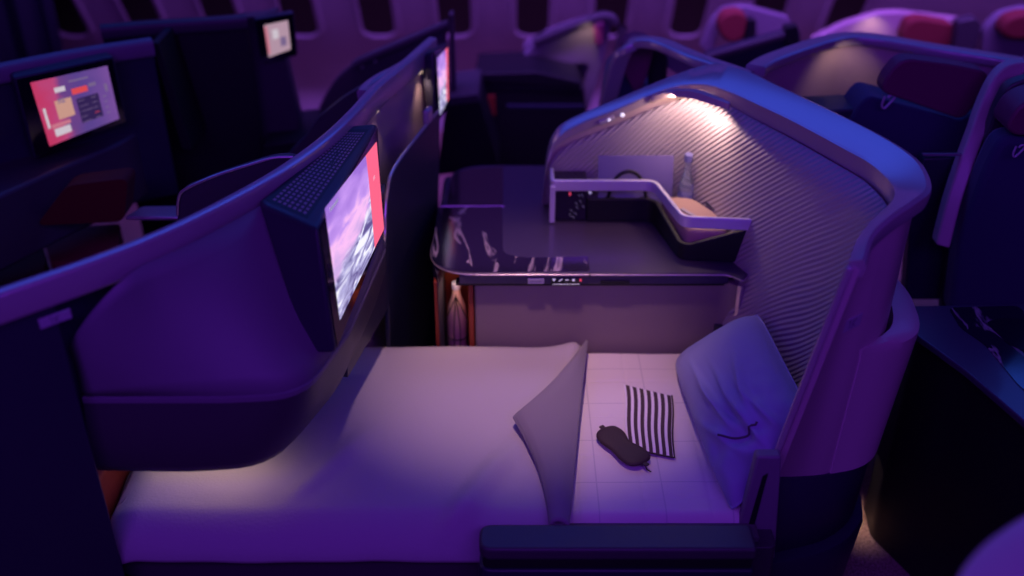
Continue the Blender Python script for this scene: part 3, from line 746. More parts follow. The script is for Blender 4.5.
# sloping recess panel between rail and ledge
led = fillet([Vector((-.893, 1.752, .83)), Vector((-.60, 1.752, .83)), Vector((-.435, 1.765, .83)), Vector((-.372, 2.01, .83)), Vector((-.330, 2.40, .83))], [0, .02, .14, .03, 0], 10, closed=False)
def resample(pts, n):
    pts = [Vector(p) for p in pts]; S = [0]
    for i in range(1, len(pts)): S.append(S[-1]+(pts[i]-pts[i-1]).length)
    out = []
    for k in range(n):
        d = S[-1]*k/(n-1); j = 0
        while j < len(S)-2 and S[j+1] < d: j += 1
        out.append(pts[j].lerp(pts[j+1], (d-S[j])/max(1e-9, S[j+1]-S[j])))
    return out
ledr = resample(led, 40)
topr = resample([v3(p, 1.12) for p in rp if -.905 < p.x < -.42], 40)
secs = []
for i in range(40):
    a = ledr[i]+Vector((0.0, 0.006, 0.002)); b = topr[i]+Vector((0.022, -0.018, 0))
    w_ = min(1, i/8)**.8; b = Vector((lerp(a.x, b.x, w_), lerp(a.y, b.y, w_), 0.955+0.157*math.sin(w_*PI/2))); 
    col = []
    for j in range(9):
        t = j/8; p = a.lerp(b, t); sag = math.sin(PI*t)*0.04*(b-a).length
        d = Vector((b.x-a.x, b.y-a.y, 0)); d = d.normalized() if d.length > 1e-4 else Vector((0, 1, 0))
        col.append(p+d*sag*0.8-Vector((0, 0, sag*0.25)))
    secs.append(col)
MB().loft(secs, closed=False, caps=False).build('recess_panel', 'panel', dvd, solid=0.004, angle=180)
# ledge lip
secs = []
for i, p in enumerate(ledr):
    t = (ledr[min(i+1, 39)]-ledr[max(i-1, 0)]).normalized(); n = Vector((-t.y, t.x, 0))
    secs.append([p-n*0.001-Vector((0, 0, 0.012)), p-n*0.001, p+n*0.010+Vector((0, 0, .004)), p+n*0.05+Vector((0, 0, .003)), p+n*0.05-Vector((0, 0, .012))])
MB().loft(secs).build('ledge_lip', 'panel', dvd, angle=40)
bot = resample(fillet([Vector((-.905, 1.762, .62)), Vector((-.70, 1.757, .62)), Vector((-.53, 1.775, .62)), Vector((-.437, 2.024, .62)), Vector((-.375, 2.40, .62))], [0, .04, .16, .06, 0], 10, closed=False), 40)
secs = []
for i in range(40):
    p = ledr[i]-Vector((0, 0, 0.010)); q_ = bot[i]
    t = (ledr[min(i+1, 39)]-ledr[max(i-1, 0)]).normalized(); n = Vector((-t.y, t.x, 0))
    mid = p.lerp(q_, .55)-n*0.012
    bk = q_+n*0.10; bk2 = p+n*0.10
    if i < 8: bk = q_+Vector((0, .05+.006*i, 0)); bk2 = p+Vector((0, .05+.006*i, 0))
    secs.append([p, p.lerp(mid, .5)-n*.003, mid, q_.lerp(mid, .35)-n*.004, q_+Vector((0, 0, .006)), q_+n*.008, bk, bk2])
MB().loft(secs).build('footwell_fascia', 'navy2', dvd, angle=45)
# rising inner panel beyond the monitor
rise = spline([Vector(q) for q in ((-.395, 2.10, .815), (-.352, 2.30, .822), (-.332, 2.395, .832), (-.328, 2.43, .850), (-.326, 2.455, .90), (-.322, 2.49, .945), (-.310, 2.58, .975), (-.250, 2.82, .985), (-.215, 2.96, .985))], 6)
secs = []
for i, p in enumerate(rise):
    n = Vector((-.97, .24, 0))
    zb_ = lerp(.63, 0, max(0, min(1, (p.y-2.47)/.02))); lo = Vector((-.04*(p.z-zb_)/.83, 0, 0))
    secs.append([v3(p, zb_)+lo, p, p+n*.014, v3(p+n*.014, zb_)+lo])
ip = MB().loft(secs).build('inner_panel', 'navy', dvd, bevel=0.003)
MB().tube([p+Vector((-.006, 0, .002)) for p in rise[12:]], .0045, 8).build('panel_edge', 'silver', ip)
# pocket with a small latch behind the monitor
MB().box((-.345, 2.50, .93), (.03, .07, .05), rotz(-.15)).build('pocket', 'navy2', dvd, bevel=.012)
MB().box((-.245, 2.88, 1.005), (.02, .05, .05), rotz(-.25)).build('latch', 'rail', dvd, bevel=.01)
x_ = Vector((rp[i_r].x-rp[i_r-4].x, rp[i_r].y-rp[i_r-4].y, 0)).normalized()
pc = P(55, 318, y=1.62)
base = rp[i_r-3]; n_ = Vector((x_.y, -x_.x, 0))
# project plate onto the outer panel face
o_ = Vector((0, 0, H)); d_ = P(54.5, 318, y=1.0)-o_; tt = (Vector((base.x, base.y, 0))-Vector((0, 0, 0))).dot(n_)/d_.dot(n_)
plate(dvd, o_+d_*tt+n_*0.002, x_, (0, 0, 1), 0.062, 0.022, '1K', lh=.6)
# lamp glows on the divider near the second monitor
for (x, y) in ((-.372, 2.70), (-.275, 3.02)):
    MB().box((x, y, 1.086), (.008, .03, .003), rotz(-.3)).build('downlight', 'lamp', dvd, bevel=.002)

# ------------------------------------------------------------------ monitors
def monitor(label, BL, BR, TR, TL, b1, b2, t1, t2, scr, film, rects=None, group=None, grille=True, name='wall_monitor'):
    """eight corners of the hood; scr = pixel corners of the picture TL TR BR BL taken onto the front plane"""
    BL, BR, TR, TL = map(Vector, (BL, BR, TR, TL))
    root = thing(name, label, 'monitor', (BL+BR)/2, group)
    n = (BR-BL).cross(TL-BL).normalized()
    if n.dot(Vector((0, 0, H))-BL) < 0: n = -n
    o_c = Vector((0, 0, H)); TR = o_c+(TR-o_c)*((BL-o_c).dot(n)/(TR-o_c).dot(n))
    vs = [BL, BR, TR, TL]+[Vector(q) for q in (b1, b2, t2, t1)]
    MB().add(vs, [[0, 1, 2, 3], [4, 7, 6, 5], [0, 3, 7, 4], [1, 5, 6, 2], [3, 2, 6, 7], [0, 4, 5, 1]]).build('hood', 'hood', root, bevel=0.010, seg=4)
    def on(u, v):
        o = Vector((0, 0, H)); d = P(u, v, y=1.0)-o; return o+d*((BL-o).dot(n)/d.dot(n))
    e = [on(*s) for s in scr]
    cen = sum(e, Vector())/4
    g = [cen+(p-cen)*1.10 for p in e]
    # the glossy bezel follows the front face
    c8 = (BL+BR+TR+TL)/4; bz = [c8+(p-c8)*.95+n*.0005 for p in (TL, TR, BR, BL)]
    MB().prism(bz, n*.0015).build('bezel', 'gloss', root, smooth=False)
    W, Hh = e[1]-e[0], e[3]-e[0]
    mb = MB(); mb.add([p+n*.0030 for p in (e[3], e[2], e[1], e[0])]+[p+n*.0018 for p in (e[3], e[2], e[1], e[0])],
        [[0, 1, 2, 3], [4, 7, 6, 5], [0, 4, 5, 1], [1, 5, 6, 2], [2, 6, 7, 3], [3, 7, 4, 0]], [(0, 0), (1, 0), (1, 1), (0, 1)]*2)
    s = mb.build('screen', film, root, smooth=False)
    if rects:
        for nm, (x0, y0, x1, y1), m_ in rects:
            def bl(x, y): return e[0].lerp(e[1], x).lerp(e[3].lerp(e[2], x), y)+n*.0034
            MB().add([bl(x0, y0), bl(x0, y1), bl(x1, y1), bl(x1, y0)], [[0, 1, 2, 3]]).build(nm, m_, s, smooth=False)
    if grille:
        t1v, t2v = Vector(t1), Vector(t2)
        def tpnt(a, b): return TL.lerp(TR, a).lerp(t1v.lerp(t2v, a), b)
        k1 = (tpnt(1, 0)-tpnt(0, 0)).cross(tpnt(0, 1)-tpnt(0, 0)).normalized(); k1 = k1 if k1.z > 0 else -k1
        mb = MB()
        for i in range(26):
            for j in range(7):
                a = .06+.84*i/26; b = .26+.62*j/7
                q_ = [tpnt(a, b), tpnt(a+.018, b), tpnt(a+.018, b+.045), tpnt(a, b+.045)]
                mb.prism([p+k1*.0006 for p in q_], k1*.0008)
        q_ = [tpnt(.04, .20), tpnt(.93, .20), tpnt(.93, .93), tpnt(.04, .93)]
        gb = MB().prism([p+k1*.0002 for p in q_], k1*.0005).build('grille_panel', 'black', root, smooth=False)
        mb.build('vent_grille', 'grille', gb, smooth=False)
    return root
tx = [('title_text', (.06, .045, .20, .075), 'white'), ('badge', (.86, .30, .90, .34), emis('pink_print', (1, .35, .5), .9))]
monitor('large monitor showing snowy mountains and a pink side bar, nearest the bed', (-.384, 1.885, .85), (-.332, 2.405, .878), (-.344, 2.528, 1.125), (-.408, 1.945, 1.125),
        (-.450, 1.885, .85), (-.395, 2.42, .878), (-.560, 2.075, 1.125), (-.410, 2.515, 1.125), ((324, 208.5), (375.5, 142), (383, 229), (339, 320)), 'film', tx)
f2 = [P(436, 126, y=2.985), P(449, 106, y=3.24), P(449, 42, y=3.30), P(433, 50, y=3.03)]
monitor('small far monitor with the same mountain picture, at the end of the divider rail', *f2,
        P(428, 126, y=3.0), P(441, 112, y=3.26), P(419, 57, y=3.06), P(438, 44, y=3.32), ((436.5, 58), (447, 47.5), (447.5, 99), (439.5, 115)), 'film', grille=False)
# ================================================================== THE OTHER SUITES
UP = Vector((0, 0, 1))
def panel(name, px, y, depth, m, parent, r=0.02, bevel=0.006, slope=0.0, n=5):
    """upright slab: outline measured on the plane y (+ slope per metre of x), pushed back by depth"""
    pts = []
    for u, v in px:
        a = P(u, v, y=1.0)-Vector((0, 0, H)); t = y/(a.y-slope*a.x); pts.append(Vector((0, 0, H))+a*t)
    pts = fillet(pts, r, n)
    return MB().prism(pts, (0, depth, 0)).build(name, m, parent, bevel=bevel)
def standing(name, px, z, zb, th, m, parent, w=0.045, h=0.04, rail='rail', zs=None, n=5, bevel=0.005):
    """rail along a measured line at height z, with the wall it crowns"""
    pts = [P(u, v, z=(zs[i] if zs else z)) for i, (u, v) in enumerate(px)]
    pts = spline(pts, n)
    secs = wall_sections([p-Vector((0, 0, h*.7)) for p in pts], th, zb)
    wl = MB().loft(secs).build(name, m, parent, bevel=bevel)
    if rail: MB().loft(rail_sections(pts, w, h)).build('top_rail', rail, parent, angle=40)
    return wl
def top_slab(name, px, z, th, m, parent, r=0.03, bevel=0.004):
    pts = fillet([P(u, v, z=z) for u, v in px], r, 6)
    return MB().prism(pts, (0, 0, -th)).build(name, m, parent, bevel=bevel)
def hook(parent, u, v, y, s=1.0, m='plate'):
    c = P(u, v, y=y)
    pts = [c+Vector((a*s, -.012, b*s)) for a, b in ((-.012, .016), (-.016, -.010), (-.008, -.020), (.004, -.006), (.016, .014), (.006, .020), (-.004, .012))]
    return MB().tube(spline(pts, 5), .0035*s, 8).build('headset_hook', m, parent)

# ---- A: suite at the far left
sA = thing('privacy_divider', 'dark divider behind the far left suite, carrying the monitor with the menu', 'divider', (-1.3, 3.05, 0))
standing('divider_wall', [(-90, 82), (0, 64), (75, 49.5), (151, 38)], 1.15, 0.62, 0.04, 'navy', sA, w=.05, h=.055, rail='panel')  # darker rail material stands in for dimmer light on this divider
panel('end_panel', [(151, 42), (158, 43), (192, 150), (182, 150)], 3.16, .20, 'black', sA, r=.005)
pts = [P(u, v, z=.86) for u, v in ((-80, 232), (0, 195), (60, 168), (118, 143), (141, 128), (152, 112), (157, 98))]
secs = wall_sections(spline(pts, 4), .20, .64); MB().loft(secs).build('footwell_fascia', 'navy2', sA, bevel=.012)
a_, b_ = P(0, 64, z=1.15), P(151, 38, z=1.15); dA = Vector((b_.x-a_.x, b_.y-a_.y, 0)).normalized(); nA = Vector((dA.y, -dA.x, 0))
bA = Vector((a_.x, a_.y, 0))+nA*.075
def onA(u, v, k=0):
    d = P(u, v, y=1.0)-Vector((0, 0, H)); return Vector((0, 0, H))+d*(bA.dot(nA)/d.dot(nA))-nA*k
fc = [(34, 160), (128, 122), (114, 56), (13, 78)]
menu = mat('menu_page', (.01, .01, .01), .3); k = NT(menu); _, u, v = k.uv()
n1 = k.noise(k.n('ShaderNodeTexCoord').outputs['UV'], 3.0, 3)
k.l(k.ramp(k.math('ADD', u, k.math('MULTIPLY', k.math('SUBTRACT', n1, .5), .5)), [(0.0, (.70, .05, .16)), (.24, (.62, .08, .25)), (.36, (.20, .07, .30)), (.6, (.13, .07, .34)), (1.0, (.24, .10, .42))]), k.b.inputs['Emission Color']); k.b.inputs['Emission Strength'].default_value = .75
e_white = emis('screen_white', (.85, .75, .85), .7); e_red = emis('screen_red', (.85, .08, .10), .8); e_tan = emis('screen_photo', (.75, .40, .32), .75); e_pink = emis('screen_pink', (.80, .25, .35), .7); e_dim = emis('screen_grey', (.30, .20, .42), .6); e_dark = emis('screen_dark', (.06, .03, .16), .5)
rA = [('title_bar', (.26, .16, .40, .24), e_white), ('photo_tile', (.22, .36, .44, .66), e_tan), ('photo_tile', (.26, .34, .36, .42), e_dim), ('red_button', (.47, .24, .68, .34), e_red), ('white_bar', (.70, .22, .80, .28), e_dim),
      ('headline', (.46, .10, .72, .13), e_dim), ('list_block', (.50, .42, .80, .84), e_dark), ('white_tile', (.12, .78, .34, .90), e_white), ('pink_tile', (.10, .70, .36, .76), e_pink), ('white_bar', (.05, .42, .085, .74), e_white), ('mark', (.90, .30, .94, .44), e_dim)]
rA += [('list_line', (.52, .46+.09*i, .60+.04*(i % 3), .475+.09*i), e_dim) for i in range(5)]+[('list_line', (.70, .46+.09*i, .76, .475+.09*i), e_red if i == 3 else e_dim) for i in range(5)]+[('list_line', (.85, .50+.1*i, .90, .52+.1*i), e_dim) for i in range(4)]
monitor('monitor with a pink and purple menu page, in the far left suite', onA(*fc[0]), onA(*fc[1]), onA(*fc[2]), onA(*fc[3]), onA(*fc[0], .06), onA(*fc[1], .06), onA(*fc[3], .06), onA(*fc[2], .06),
        ((30, 82.5), (107, 65.5), (119, 118.5), (49.5, 146)), menu, rA, grille=False)
stA = thing('passenger_seat', 'rust red seat below the far left menu monitor', 'seat', (-1.3, 2.4, 0))
top_slab('seat_cushion', [(-80, 228), (37, 229), (47, 258), (38, 300), (-80, 330)], .50, .14, 'darkred', stA)
top_slab('leg_rest', [(41, 229), (120, 223), (118, 262), (50, 262)], .53, .10, 'redseat', stA, r=.01)  # brighter red paints the lit wedge of the seat
panel('backrest', [(66, 186), (128, 178), (124, 222), (36, 226)], 2.70, .08, 'darkred', stA, r=.03)
top_slab('side_tray', [(124, 217), (142, 206), (200, 205), (196, 217)], .76, .012, 'silver', stA, r=.01)
MB().box((-1.25, 2.42, .18), (1.0, .6, .36)).build('seat_base', 'black', stA, bevel=.01)

# ---- B: cabinet block with a small monitor
sB = thing('privacy_divider', 'tall black divider block between the far left suite and the small pale monitor', 'divider', (-1.0, 3.45, 0))
standing('divider_wall', [(100, 25), (150, 21), (215, 17), (246, 14.5)], 1.15, 0.0, 0.12, 'black', sB, w=.05, h=.045, rail='navy2')  # dark rail colour imitates the weaker light back here
panel('side_panel', [(232, 18), (262, 15), (275, 11), (300, 120), (295, 175), (252, 175)], 3.46, .06, 'navy2', sB, r=.01)
def yq(px, y): return [P(u, v, y=y) for u, v in px]
f4 = yq([(262, 64), (298, 56), (294, 12), (254, 19)], 3.42); k4 = [p+Vector((-.01, .035, 0)) for p in f4]
monitor('small blurred monitor with a pale picture, beside the black divider block', f4[0], f4[1], f4[2], f4[3], k4[0], k4[1], k4[3], k4[2], ((264, 25), (288, 20), (291, 49), (269, 57)), emis('pale_picture', (.62, .40, .52), .7),
        [('pink_strip', (.0, .05, .12, .9), e_pink), ('tile', (.3, .2, .55, .5), e_white), ('tile', (.6, .5, .85, .8), e_dim)], grille=False)
lt = thing('floor_console', 'low dark console with a brown bottle, beyond the small pale monitor', 'console table', (-.8, 3.3, 0))
panel('console_body', [(262, 145), (310, 140), (300, 200), (262, 200)], 3.35, .3, 'black', lt, r=.01)
panel('brown_stand', [(272, 85), (283, 80), (281, 142), (277, 144)], 3.55, .03, 'leather', lt, r=.004)

# ---- C: wings of the suites behind the divider rail
c1 = thing('seat_wing', 'dark blue rounded wing just behind the rail, beside the pale side tray', 'seat wing', (-.75, 2.45, 0))
o1 = [(176, 240), (178, 198), (184, 189), (215, 176), (255, 163), (275, 157), (300, 157), (300, 240)]
panel('wing_panel', o1, 2.42, .03, 'navy2', c1, r=.03)
MB().tube(spline([P(u, v, y=2.415) for u, v in ((177.5, 215), (178.5, 199), (185, 189.5), (215, 176), (255, 163), (275, 157.5), (293, 157))], 4), .004, 8).build('wing_edge', 'silver', c1)
c2 = thing('seat_wing', 'blue seat wing behind the large monitor, ahead of the translucent end panel', 'seat wing', (-.45, 3.0, 0))
panel('wing_panel', [(262, 190), (292, 150), (306, 137), (318, 118), (343, 98), (366, 84), (380, 82), (380, 190)], 2.95, .03, 'navy2', c2, r=.02)
MB().loft(rail_sections(spline([P(u, v, z=1.13) for u, v in ((362, 90), (367, 83), (380, 74), (396, 66), (414, 55))], 5), .03, .03)).build('wing_rail', 'rail', c2)
c3 = thing('end_divider', 'long smoky end panel reaching up to the far tip of the divider rail', 'divider', (-.4, 3.7, 0))
panel('smoked_panel', [(310, 140), (320, 104), (336, 78), (357, 60), (400, 42), (446, 23), (446, 110), (400, 140)], 3.62, .03, 'navy2', c3, r=.03)
MB().loft(rail_sections([P(u, v, y=3.61) for u, v in ((352, 62), (357, 58), (380, 48), (400, 39.5), (430, 27), (447, 20))], .035, .03)).build('top_rail', 'navy2', c3, angle=40)
panel('end_post', [(449, 15), (453, 14), (456, 90), (451, 90)], 3.60, .05, 'navy2', c3, r=.003)
for u, v in ((375, 61), (362, 67)): MB().lathe(P(u, v, y=3.615), [(.0005, 0), (.006, 0), (.004, .004), (.0005, .005)], 10, axis=Matrix.Rotation(PI/2, 3, 'X')).build('indicator', 'plate', c3)

# ---- D: window suite in the gap between divider and shell
dS = thing('window_suite', 'blurred window seat shell with a dark console and a rust niche, seen in the gap', 'seat suite', (.1, 4.0, 0))
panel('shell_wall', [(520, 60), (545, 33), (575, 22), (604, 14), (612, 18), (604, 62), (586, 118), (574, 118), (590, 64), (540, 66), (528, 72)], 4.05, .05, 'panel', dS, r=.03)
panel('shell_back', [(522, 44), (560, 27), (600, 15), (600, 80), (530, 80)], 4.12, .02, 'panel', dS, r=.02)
MB().loft(rail_sections(spline([P(u, v, y=4.04) for u, v in ((532, 38), (560, 26.5), (590, 15.5), (605, 12), (617, 17), (618, 30), (612, 60), (600, 112))], 5), .045, .035)).build('top_rail', 'navy2', dS, angle=40)
panel('headrest', [(594, 26), (604, 22), (603, 45), (595, 46)], 4.00, .04, 'plum', dS, r=.01)
top_slab('tray', [(534, 54), (575, 53), (578, 60), (533, 61)], .62, .012, 'silver', dS, r=.01)
panel('console_top', [(476, 74), (536, 72), (580, 82), (582, 88), (476, 82)], 3.85, .25, 'black', dS, r=.01)
panel('console_front', [(474, 84), (584, 88), (590, 150), (560, 200), (470, 200)], 3.86, .25, 'black', dS, r=.01)
panel('niche_lining', [(477, 97), (495, 95), (496, 115), (478, 117)], 3.85, .005, 'leather', dS, r=.003, bevel=.001)
panel('low_shelf', [(506, 106), (584, 106), (584, 109), (508, 109)], 3.78, .02, 'navy', dS, r=.004)
top_slab('tray_items', [(540, 76), (556, 74), (562, 80), (542, 82)], .52, .02, 'plate', dS, r=.01)

bk2 = thing('shade_block', 'black block added over the lit floor, in the gap just past the divider rail', 'shade_block', (-.15, 3.6, 0))  # dark block added to cover floor that the window wash lights too brightly
panel('base_body', [(446, 104), (480, 100), (500, 168), (436, 176)], 3.55, .25, 'black', bk2, r=.02)
panel('block_top', [(448, 98), (478, 94), (481, 102), (446, 106)], 3.54, .27, 'navy2', bk2, r=.006)

# ---- E: seat seen through the return rail of our shell
eS = thing('passenger_seat', 'plum headrest seat framed by the curved return rail behind the shell corner', 'seat', (.42, 3.3, 0))
panel('headrest', [(619, 62), (624, 46), (634, 40), (650, 42), (654, 50), (648, 74), (641, 92), (634, 92)], 3.30, .10, 'plum', eS, r=.03)
panel('backrest', [(608, 72), (618, 62), (640, 90), (660, 88), (672, 120), (600, 130)], 3.34, .12, 'seatblue', eS, r=.03)
panel('side_shell', [(652, 44), (662, 46), (668, 60), (666, 100), (650, 100), (648, 78)], 3.36, .05, 'black', eS, r=.01)
panel('inner_rail_face', [(655, 46), (664, 50), (694, 66), (700, 74), (684, 78), (668, 68)], 3.38, .04, 'panel', eS, r=.01)

# ---- F: suite behind our head shell
fS = thing('suite_shell', 'second suite shell behind the head wall, with a warm lit inner corner', 'seat shell', (1.2, 3.1, 0))
standing('shell_wall', [(756, 65), (770, 57), (800, 46), (826, 38), (850, 34), (880, 36), (930, 44.5), (985, 53), (1040, 62), (1090, 70)], 1.15, .70, .04, 'shell', fS, w=.06, h=.03)
for u, v in ((776, 62), (790, 58.5)): MB().lathe(P(u, v, z=1.06)+Vector((0, -.02, 0)), [(.0005, 0), (.007, 0), (.005, .004), (.0005, .005)], 10, axis=Matrix.Rotation(PI/2, 3, 'X')).build('indicator', 'plate', fS)
fT = thing('passenger_seat', 'navy seat with a broad plum headrest in the suite directly behind', 'seat', (1.2, 2.8, 0))
hr = panel('headrest', [(880, 92), (887, 76), (899, 62), (910, 59), (955, 65), (984, 71), (990, 78), (979, 100), (966, 117), (958, 119)], 2.80, .06, 'plum', fT, r=.03, bevel=.02)
panel('backrest', [(848, 126), (860, 104), (870, 96), (962, 121), (975, 112), (990, 130), (968, 240), (820, 240)], 2.84, .13, 'seatblue', fT, r=.03, bevel=.02)
hook(fT, 887, 100, 2.82)
fB = thing('side_console', 'dark low console with a small tray, in front of the warm lit suite corner', 'console table', (1.0, 2.75, 0))
top_slab('console_top', [(742, 98), (800, 92), (870, 96), (880, 125), (840, 128)], .86, .02, 'lamin', fB)
panel('console_body', [(780, 112), (880, 108), (880, 240), (800, 240)], 2.86, .12, 'navy', fB, r=.01)
top_slab('small_tray', [(836, 110), (852, 114), (862, 119), (850, 120)], .875, .012, 'tan', fB, r=.004)
fW = thing('water_bottle', 'small blurred bottle on the low console of the suite behind', 'bottle', (.93, 2.9, .86))
bq = P(829, 104, z=.872)
MB().lathe((bq.x, bq.y, .862), [(.003, 0), (.024, 0), (.026, .01), (.024, .07), (.009, .10), (.009, .13), (.002, .131)], 16).build('glass_body', 'glass', fW)
MB().lathe((bq.x, bq.y, .862), [(.002, .128), (.012, .128), (.012, .145), (.002, .147)], 12).build('cap', 'cap', fW)

# ---- G: next seat shell to the right
gS = thing('suite_shell', 'purple edged seat shell on the right, cut by the frame beside the second headrest', 'seat shell', (1.2, 2.5, 0))
ed = [(1070, 62), (1030, 62), (1008, 66), (993, 80), (981, 104), (970, 135), (958, 168), (946, 205), (936, 245)]
yy = [2.75, 2.73, 2.72, 2.70, 2.68, 2.64, 2.60, 2.56, 2.52]
ep_ = spline([P(u, v, y=y) for (u, v), y in zip(ed, yy)], 5)
secs = []
for i, p in enumerate(ep_):
    t = (ep_[min(i+1, len(ep_)-1)]-ep_[max(i-1, 0)]).normalized(); sd = t.cross(Vector((0, -1, 0))).normalized()
    if sd.x < 0: sd = -sd
    secs.append([p, p+sd*.036+Vector((0, -.012, 0)), p+sd*.038+Vector((0, .03, 0)), p+Vector((0, .04, 0))])
MB().loft(secs).build('wing_edge', 'shell', gS, bevel=.006)
panel('wing_panel', [(1080, 76), (1028, 78), (1008, 86), (996, 110), (984, 145), (968, 190), (950, 240), (942, 300), (950, 440), (1080, 440)], 2.62, .04, 'navy2', gS, r=.02)
panel('ledge_line', [(922, 154), (968, 154), (966, 156), (924, 156)], 2.62, .008, 'panel', gS, r=.002, bevel=.001)
panel('side_panel', [(924, 158), (968, 157), (950, 240), (942, 300), (905, 300), (912, 200)], 2.66, .05, 'navy', gS, r=.01)
gT = thing('passenger_seat', 'navy seat with a small plum headrest and a pale hook, at the right edge', 'seat', (1.3, 2.4, 0))
panel('headrest', [(1006, 128), (1018, 106), (1040, 96), (1080, 98), (1080, 140), (1014, 136)], 2.50, .10, 'plum', gT, r=.03, bevel=.02)
panel('backrest', [(985, 170), (1002, 136), (1080, 140), (1080, 320), (950, 320), (960, 240)], 2.52, .08, 'seatblue', gT, r=.04, bevel=.02)
hook(gT, 1017, 149, 2.49, .8)

# ---- H: console of the seat behind, right of our shell
hS = thing('side_console', 'blue lit console with a dark marble strip, right of our shell base', 'console table', (1.1, 2.1, 0))
hp_ = [(904, 306), (1180, 300), (1330, 420), (1250, 620), (1024, 421), (965, 370), (914, 333)]
top_slab('console_top', hp_, .71, .018, 'lamin', hS, r=.02)
pts = [P(u, v, z=.69) for u, v in hp_]; cen = sum(pts, Vector())/len(pts); pts = [p.lerp(cen, .03) for p in pts]
MB().prism([v3(p, .69) for p in fillet(pts, .02, 5)], (0, 0, -.69)).build('console_body', 'black', hS, bevel=.004)
MB().prism(fillet([P(u, v, z=.7105) for u, v in ((948, 308), (1018, 306), (1030, 318), (1060, 345), (1070, 430), (1018, 385), (985, 345), (960, 328))], .02, 5), (0, 0, .0015)).build('marble_inlay', 'marble', hS, smooth=False)
top_slab('glass_panel', [(985, 322), (1000, 318), (1024, 318), (1060, 340), (1050, 362), (1010, 345)], .7135, .001, 'gloss', hS, r=.02, bevel=0)

# ---- I: nearest shell corner in the aisle foreground
iS = thing('suite_shell', 'rounded purple shell top cutting the lower right corner of the picture', 'seat shell', (.75, 1.0, 0))
pts = spline([P(u, v, z=1.08) for u, v in ((948, 640), (958, 600), (968, 574), (985, 553), (1004, 538), (1030, 522), (1080, 500))], 6)
secs = wall_sections([p-Vector((0, 0, .02)) for p in pts[::-1]], .03, 0.0); MB().loft(secs).build('shell_wall', 'shell', iS, bevel=.004)
MB().loft(rail_sections([p+Vector((.035, -.02, 0)) for p in pts], .10, .03)).build('top_cap', 'shell', iS, angle=40)

# ---- far row along the windows
j1 = thing('window_suite', 'far window seat with a rounded red headrest, between two dimmed windows', 'seat suite', (.95, 4.2, 0))
panel('headrest', [(718, 24), (724, 14), (738, 11), (748, 16), (744, 40), (730, 44), (720, 36)], 4.05, .08, 'redseat', j1, r=.04, bevel=.02)
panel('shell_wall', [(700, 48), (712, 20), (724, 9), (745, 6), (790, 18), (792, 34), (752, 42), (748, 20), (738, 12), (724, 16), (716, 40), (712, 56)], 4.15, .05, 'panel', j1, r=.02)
panel('seat_side', [(746, 18), (757, 20), (756, 44), (744, 46)], 4.08, .05, 'black', j1, r=.01)
j2 = thing('privacy_divider', 'navy divider with a sloping rail in front of the round red headrest', 'divider', (.95, 3.6, 0))
panel('divider_wall', [(690, 66), (712, 53), (788, 32), (800, 30), (802, 60), (720, 92), (700, 92)], 3.75, .05, 'navy', j2, r=.01)
MB().loft(rail_sections([P(u, v, y=3.74) for u, v in ((692, 64), (712, 52), (750, 41), (788, 30))], .035, .03)).build('top_rail', 'navy2', j2, angle=40)
panel('dark_post', [(785, 28), (798, 26), (800, 62), (788, 66)], 3.72, .05, 'black', j2, r=.004)
k1 = thing('window_suite', 'far window seat shell with a warm lit corner and a wide brown red headrest', 'seat suite', (1.7, 4.2, 0))
panel('shell_wall', [(812, 40), (845, 24), (880, 13), (900, 12), (965, 20), (975, 24), (972, 150), (812, 150)], 4.15, .05, 'shell', k1, r=.02)
panel('headrest', [(902, 38), (908, 22), (920, 18), (955, 24), (952, 48), (930, 50), (905, 46)], 4.05, .08, 'redseat', k1, r=.03, bevel=.02)
panel('side_post', [(958, 22), (976, 18), (982, 24), (974, 62), (954, 58)], 4.00, .06, 'navy2', k1, r=.01)
k2 = thing('window_suite', 'far window seat shell with a red headrest at the top right corner', 'seat suite', (2.1, 4.0, 0))
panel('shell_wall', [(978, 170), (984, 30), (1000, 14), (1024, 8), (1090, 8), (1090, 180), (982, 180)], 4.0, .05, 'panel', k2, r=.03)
panel('headrest', [(1000, 34), (1006, 20), (1022, 14), (1080, 14), (1080, 42), (1010, 40)], 3.92, .08, 'redseat', k2, r=.03, bevel=.02)

# ---- curtain closing the cabin at the far left
kc = MB()
secs = []
for i in range(81):
    x = lerp(-3.0, -1.93, i/80); y = 4.42+.035*math.sin(i*.62)+.012*math.sin(i*1.7)
    secs.append([Vector((x, y, .02)), Vector((x, y, 1.95)), Vector((x, y+.012, 1.95)), Vector((x, y+.012, .02))])
tag(kc.loft(secs).build('cabin_curtain', mat('dark_blue_curtain', (.02, .022, .05), .95), angle=180), 'dark blue pleated curtain at the far left, beyond the menu monitor', 'curtain')
# ================================================================== LIGHT
def area(name, loc, target, size, power, col, sy=None, spread=None):
    l = bpy.data.lights.new(name, 'AREA'); l.energy = power; l.color = col; l.shape = 'RECTANGLE'; l.size = size; l.size_y = sy or size
    if spread: l.spread = math.radians(spread)
    o = bpy.data.objects.new(name, l); C.objects.link(o); o.location = loc
    o.rotation_euler = (Vector(target)-Vector(loc)).to_track_quat('-Z', 'Y').to_euler(); return o
def spot(name, loc, target, power, col, ang, blend=0.6, r=0.02):
    l = bpy.data.lights.new(name, 'SPOT'); l.energy = power; l.color = col; l.spot_size = math.radians(ang); l.spot_blend = blend; l.shadow_soft_size = r
    o = bpy.data.objects.new(name, l); C.objects.link(o); o.location = loc
    o.rotation_euler = (Vector(target)-Vector(loc)).to_track_quat('-Z', 'Y').to_euler(); return o
BLUE = (0.04, 0.13, 1.0); PURP = (0.25, 0.04, 1.0); WARM = (1.0, 0.66, 0.52)
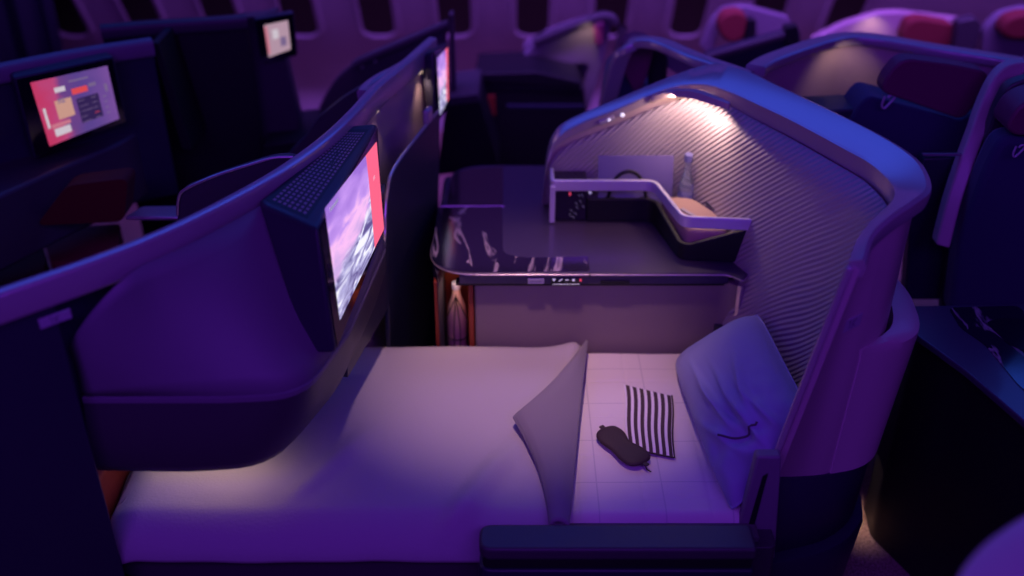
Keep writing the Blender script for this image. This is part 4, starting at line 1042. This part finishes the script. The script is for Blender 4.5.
area('ceiling_wash_blue', (0.0, 4.2, 2.95), (0.1, 2.4, 0.5), 7.0, 40, BLUE, 1.0)
area('ceiling_wash_purple', (0.0, -0.3, 2.7), (0.2, 3.0, 0.5), 4.0, 41, PURP, 0.6)
area('ceiling_wash_window', (0.8, 3.5, 2.5), (0.8, 4.7, 1.15), 4.4, 60, (0.40, 0.12, 1.0), 0.3, 95)
spot('reading_spot', (0.0, 1.95, 2.8), (0.04, 2.38, 0.45), 125, (1.0, 0.58, 0.62), 30, 1.0, 0.04)
area('footwell_light', (-0.72, 1.95, 0.60), (-0.74, 1.88, 0.45), 0.30, 0.20, WARM, 0.06)
area('shell_lamp', (.500, 2.755, 1.080), (.53, 2.85, 0.70), .17, 0.75, WARM, .02)
bpy.data.objects['shell_lamp'].rotation_euler = (Vector((.04, .10, -.36)).to_track_quat('-Z', 'Y') @ Matrix.Rotation(math.radians(-25), 4, 'Z').to_quaternion()).to_euler()
spot('divider_lamp', (-.36, 2.70, 1.075), (-.33, 2.66, 0.8), 0.5, WARM, 90, 0.9, 0.01)
spot('far_divider_lamp', (-.262, 3.02, 1.075), (-.25, 3.0, 0.8), 0.5, WARM, 90, 0.9, 0.01)
a = P(856, 44, y=3.09)
spot('rear_suite_lamp', (a.x, a.y, a.z), (a.x-.02, a.y+0.09, a.z-.2), 0.35, WARM, 120, 0.9, 0.01)
a = P(590, 24, y=3.98)
spot('window_suite_lamp', a, a+Vector((-.02, .12, -.2)), 0.4, WARM, 110, 0.9, 0.01)
a = P(878, 18, y=4.08)
spot('far_suite_lamp', a, a+Vector((0, .12, -.2)), 0.35, WARM, 110, 0.9, 0.01)
area('niche_fill', (-0.158, 2.53, 0.655), (-0.158, 2.57, 0.5), 0.03, 0.06, WARM)  # warm fill added to brighten the bottle in the niche
area('carpet_fill', (1.03, 2.27, 0.22), (1.03, 2.25, 0), 0.10, 0.10, WARM, None, 50)  # warm fill added to brighten the strip of carpet
w = bpy.data.worlds.new('cabin_dark'); bpy.context.scene.world = w; w.use_nodes = True
w.node_tree.nodes['Background'].inputs[0].default_value = (0.10, 0.03, 0.30, 1); w.node_tree.nodes['Background'].inputs[1].default_value = 0.03

cam = bpy.data.cameras.new('camera'); co_ = bpy.data.objects.new('camera', cam); C.objects.link(co_)
co_.location = (0, 0, H); co_.rotation_euler = (PI/2-TH, 0, 0)
cam.sensor_width = 36; cam.lens = F/1024*36; cam.clip_start = 0.05
cam.dof.use_dof = True; cam.dof.focus_distance = 2.55; cam.dof.aperture_fstop = 0.9
sc = bpy.context.scene; sc.camera = co_
sc.view_settings.view_transform = 'Standard'; sc.view_settings.look = 'None'; sc.view_settings.gamma = 1; sc.view_settings.exposure = 0
sc.view_settings.use_curve_mapping = False
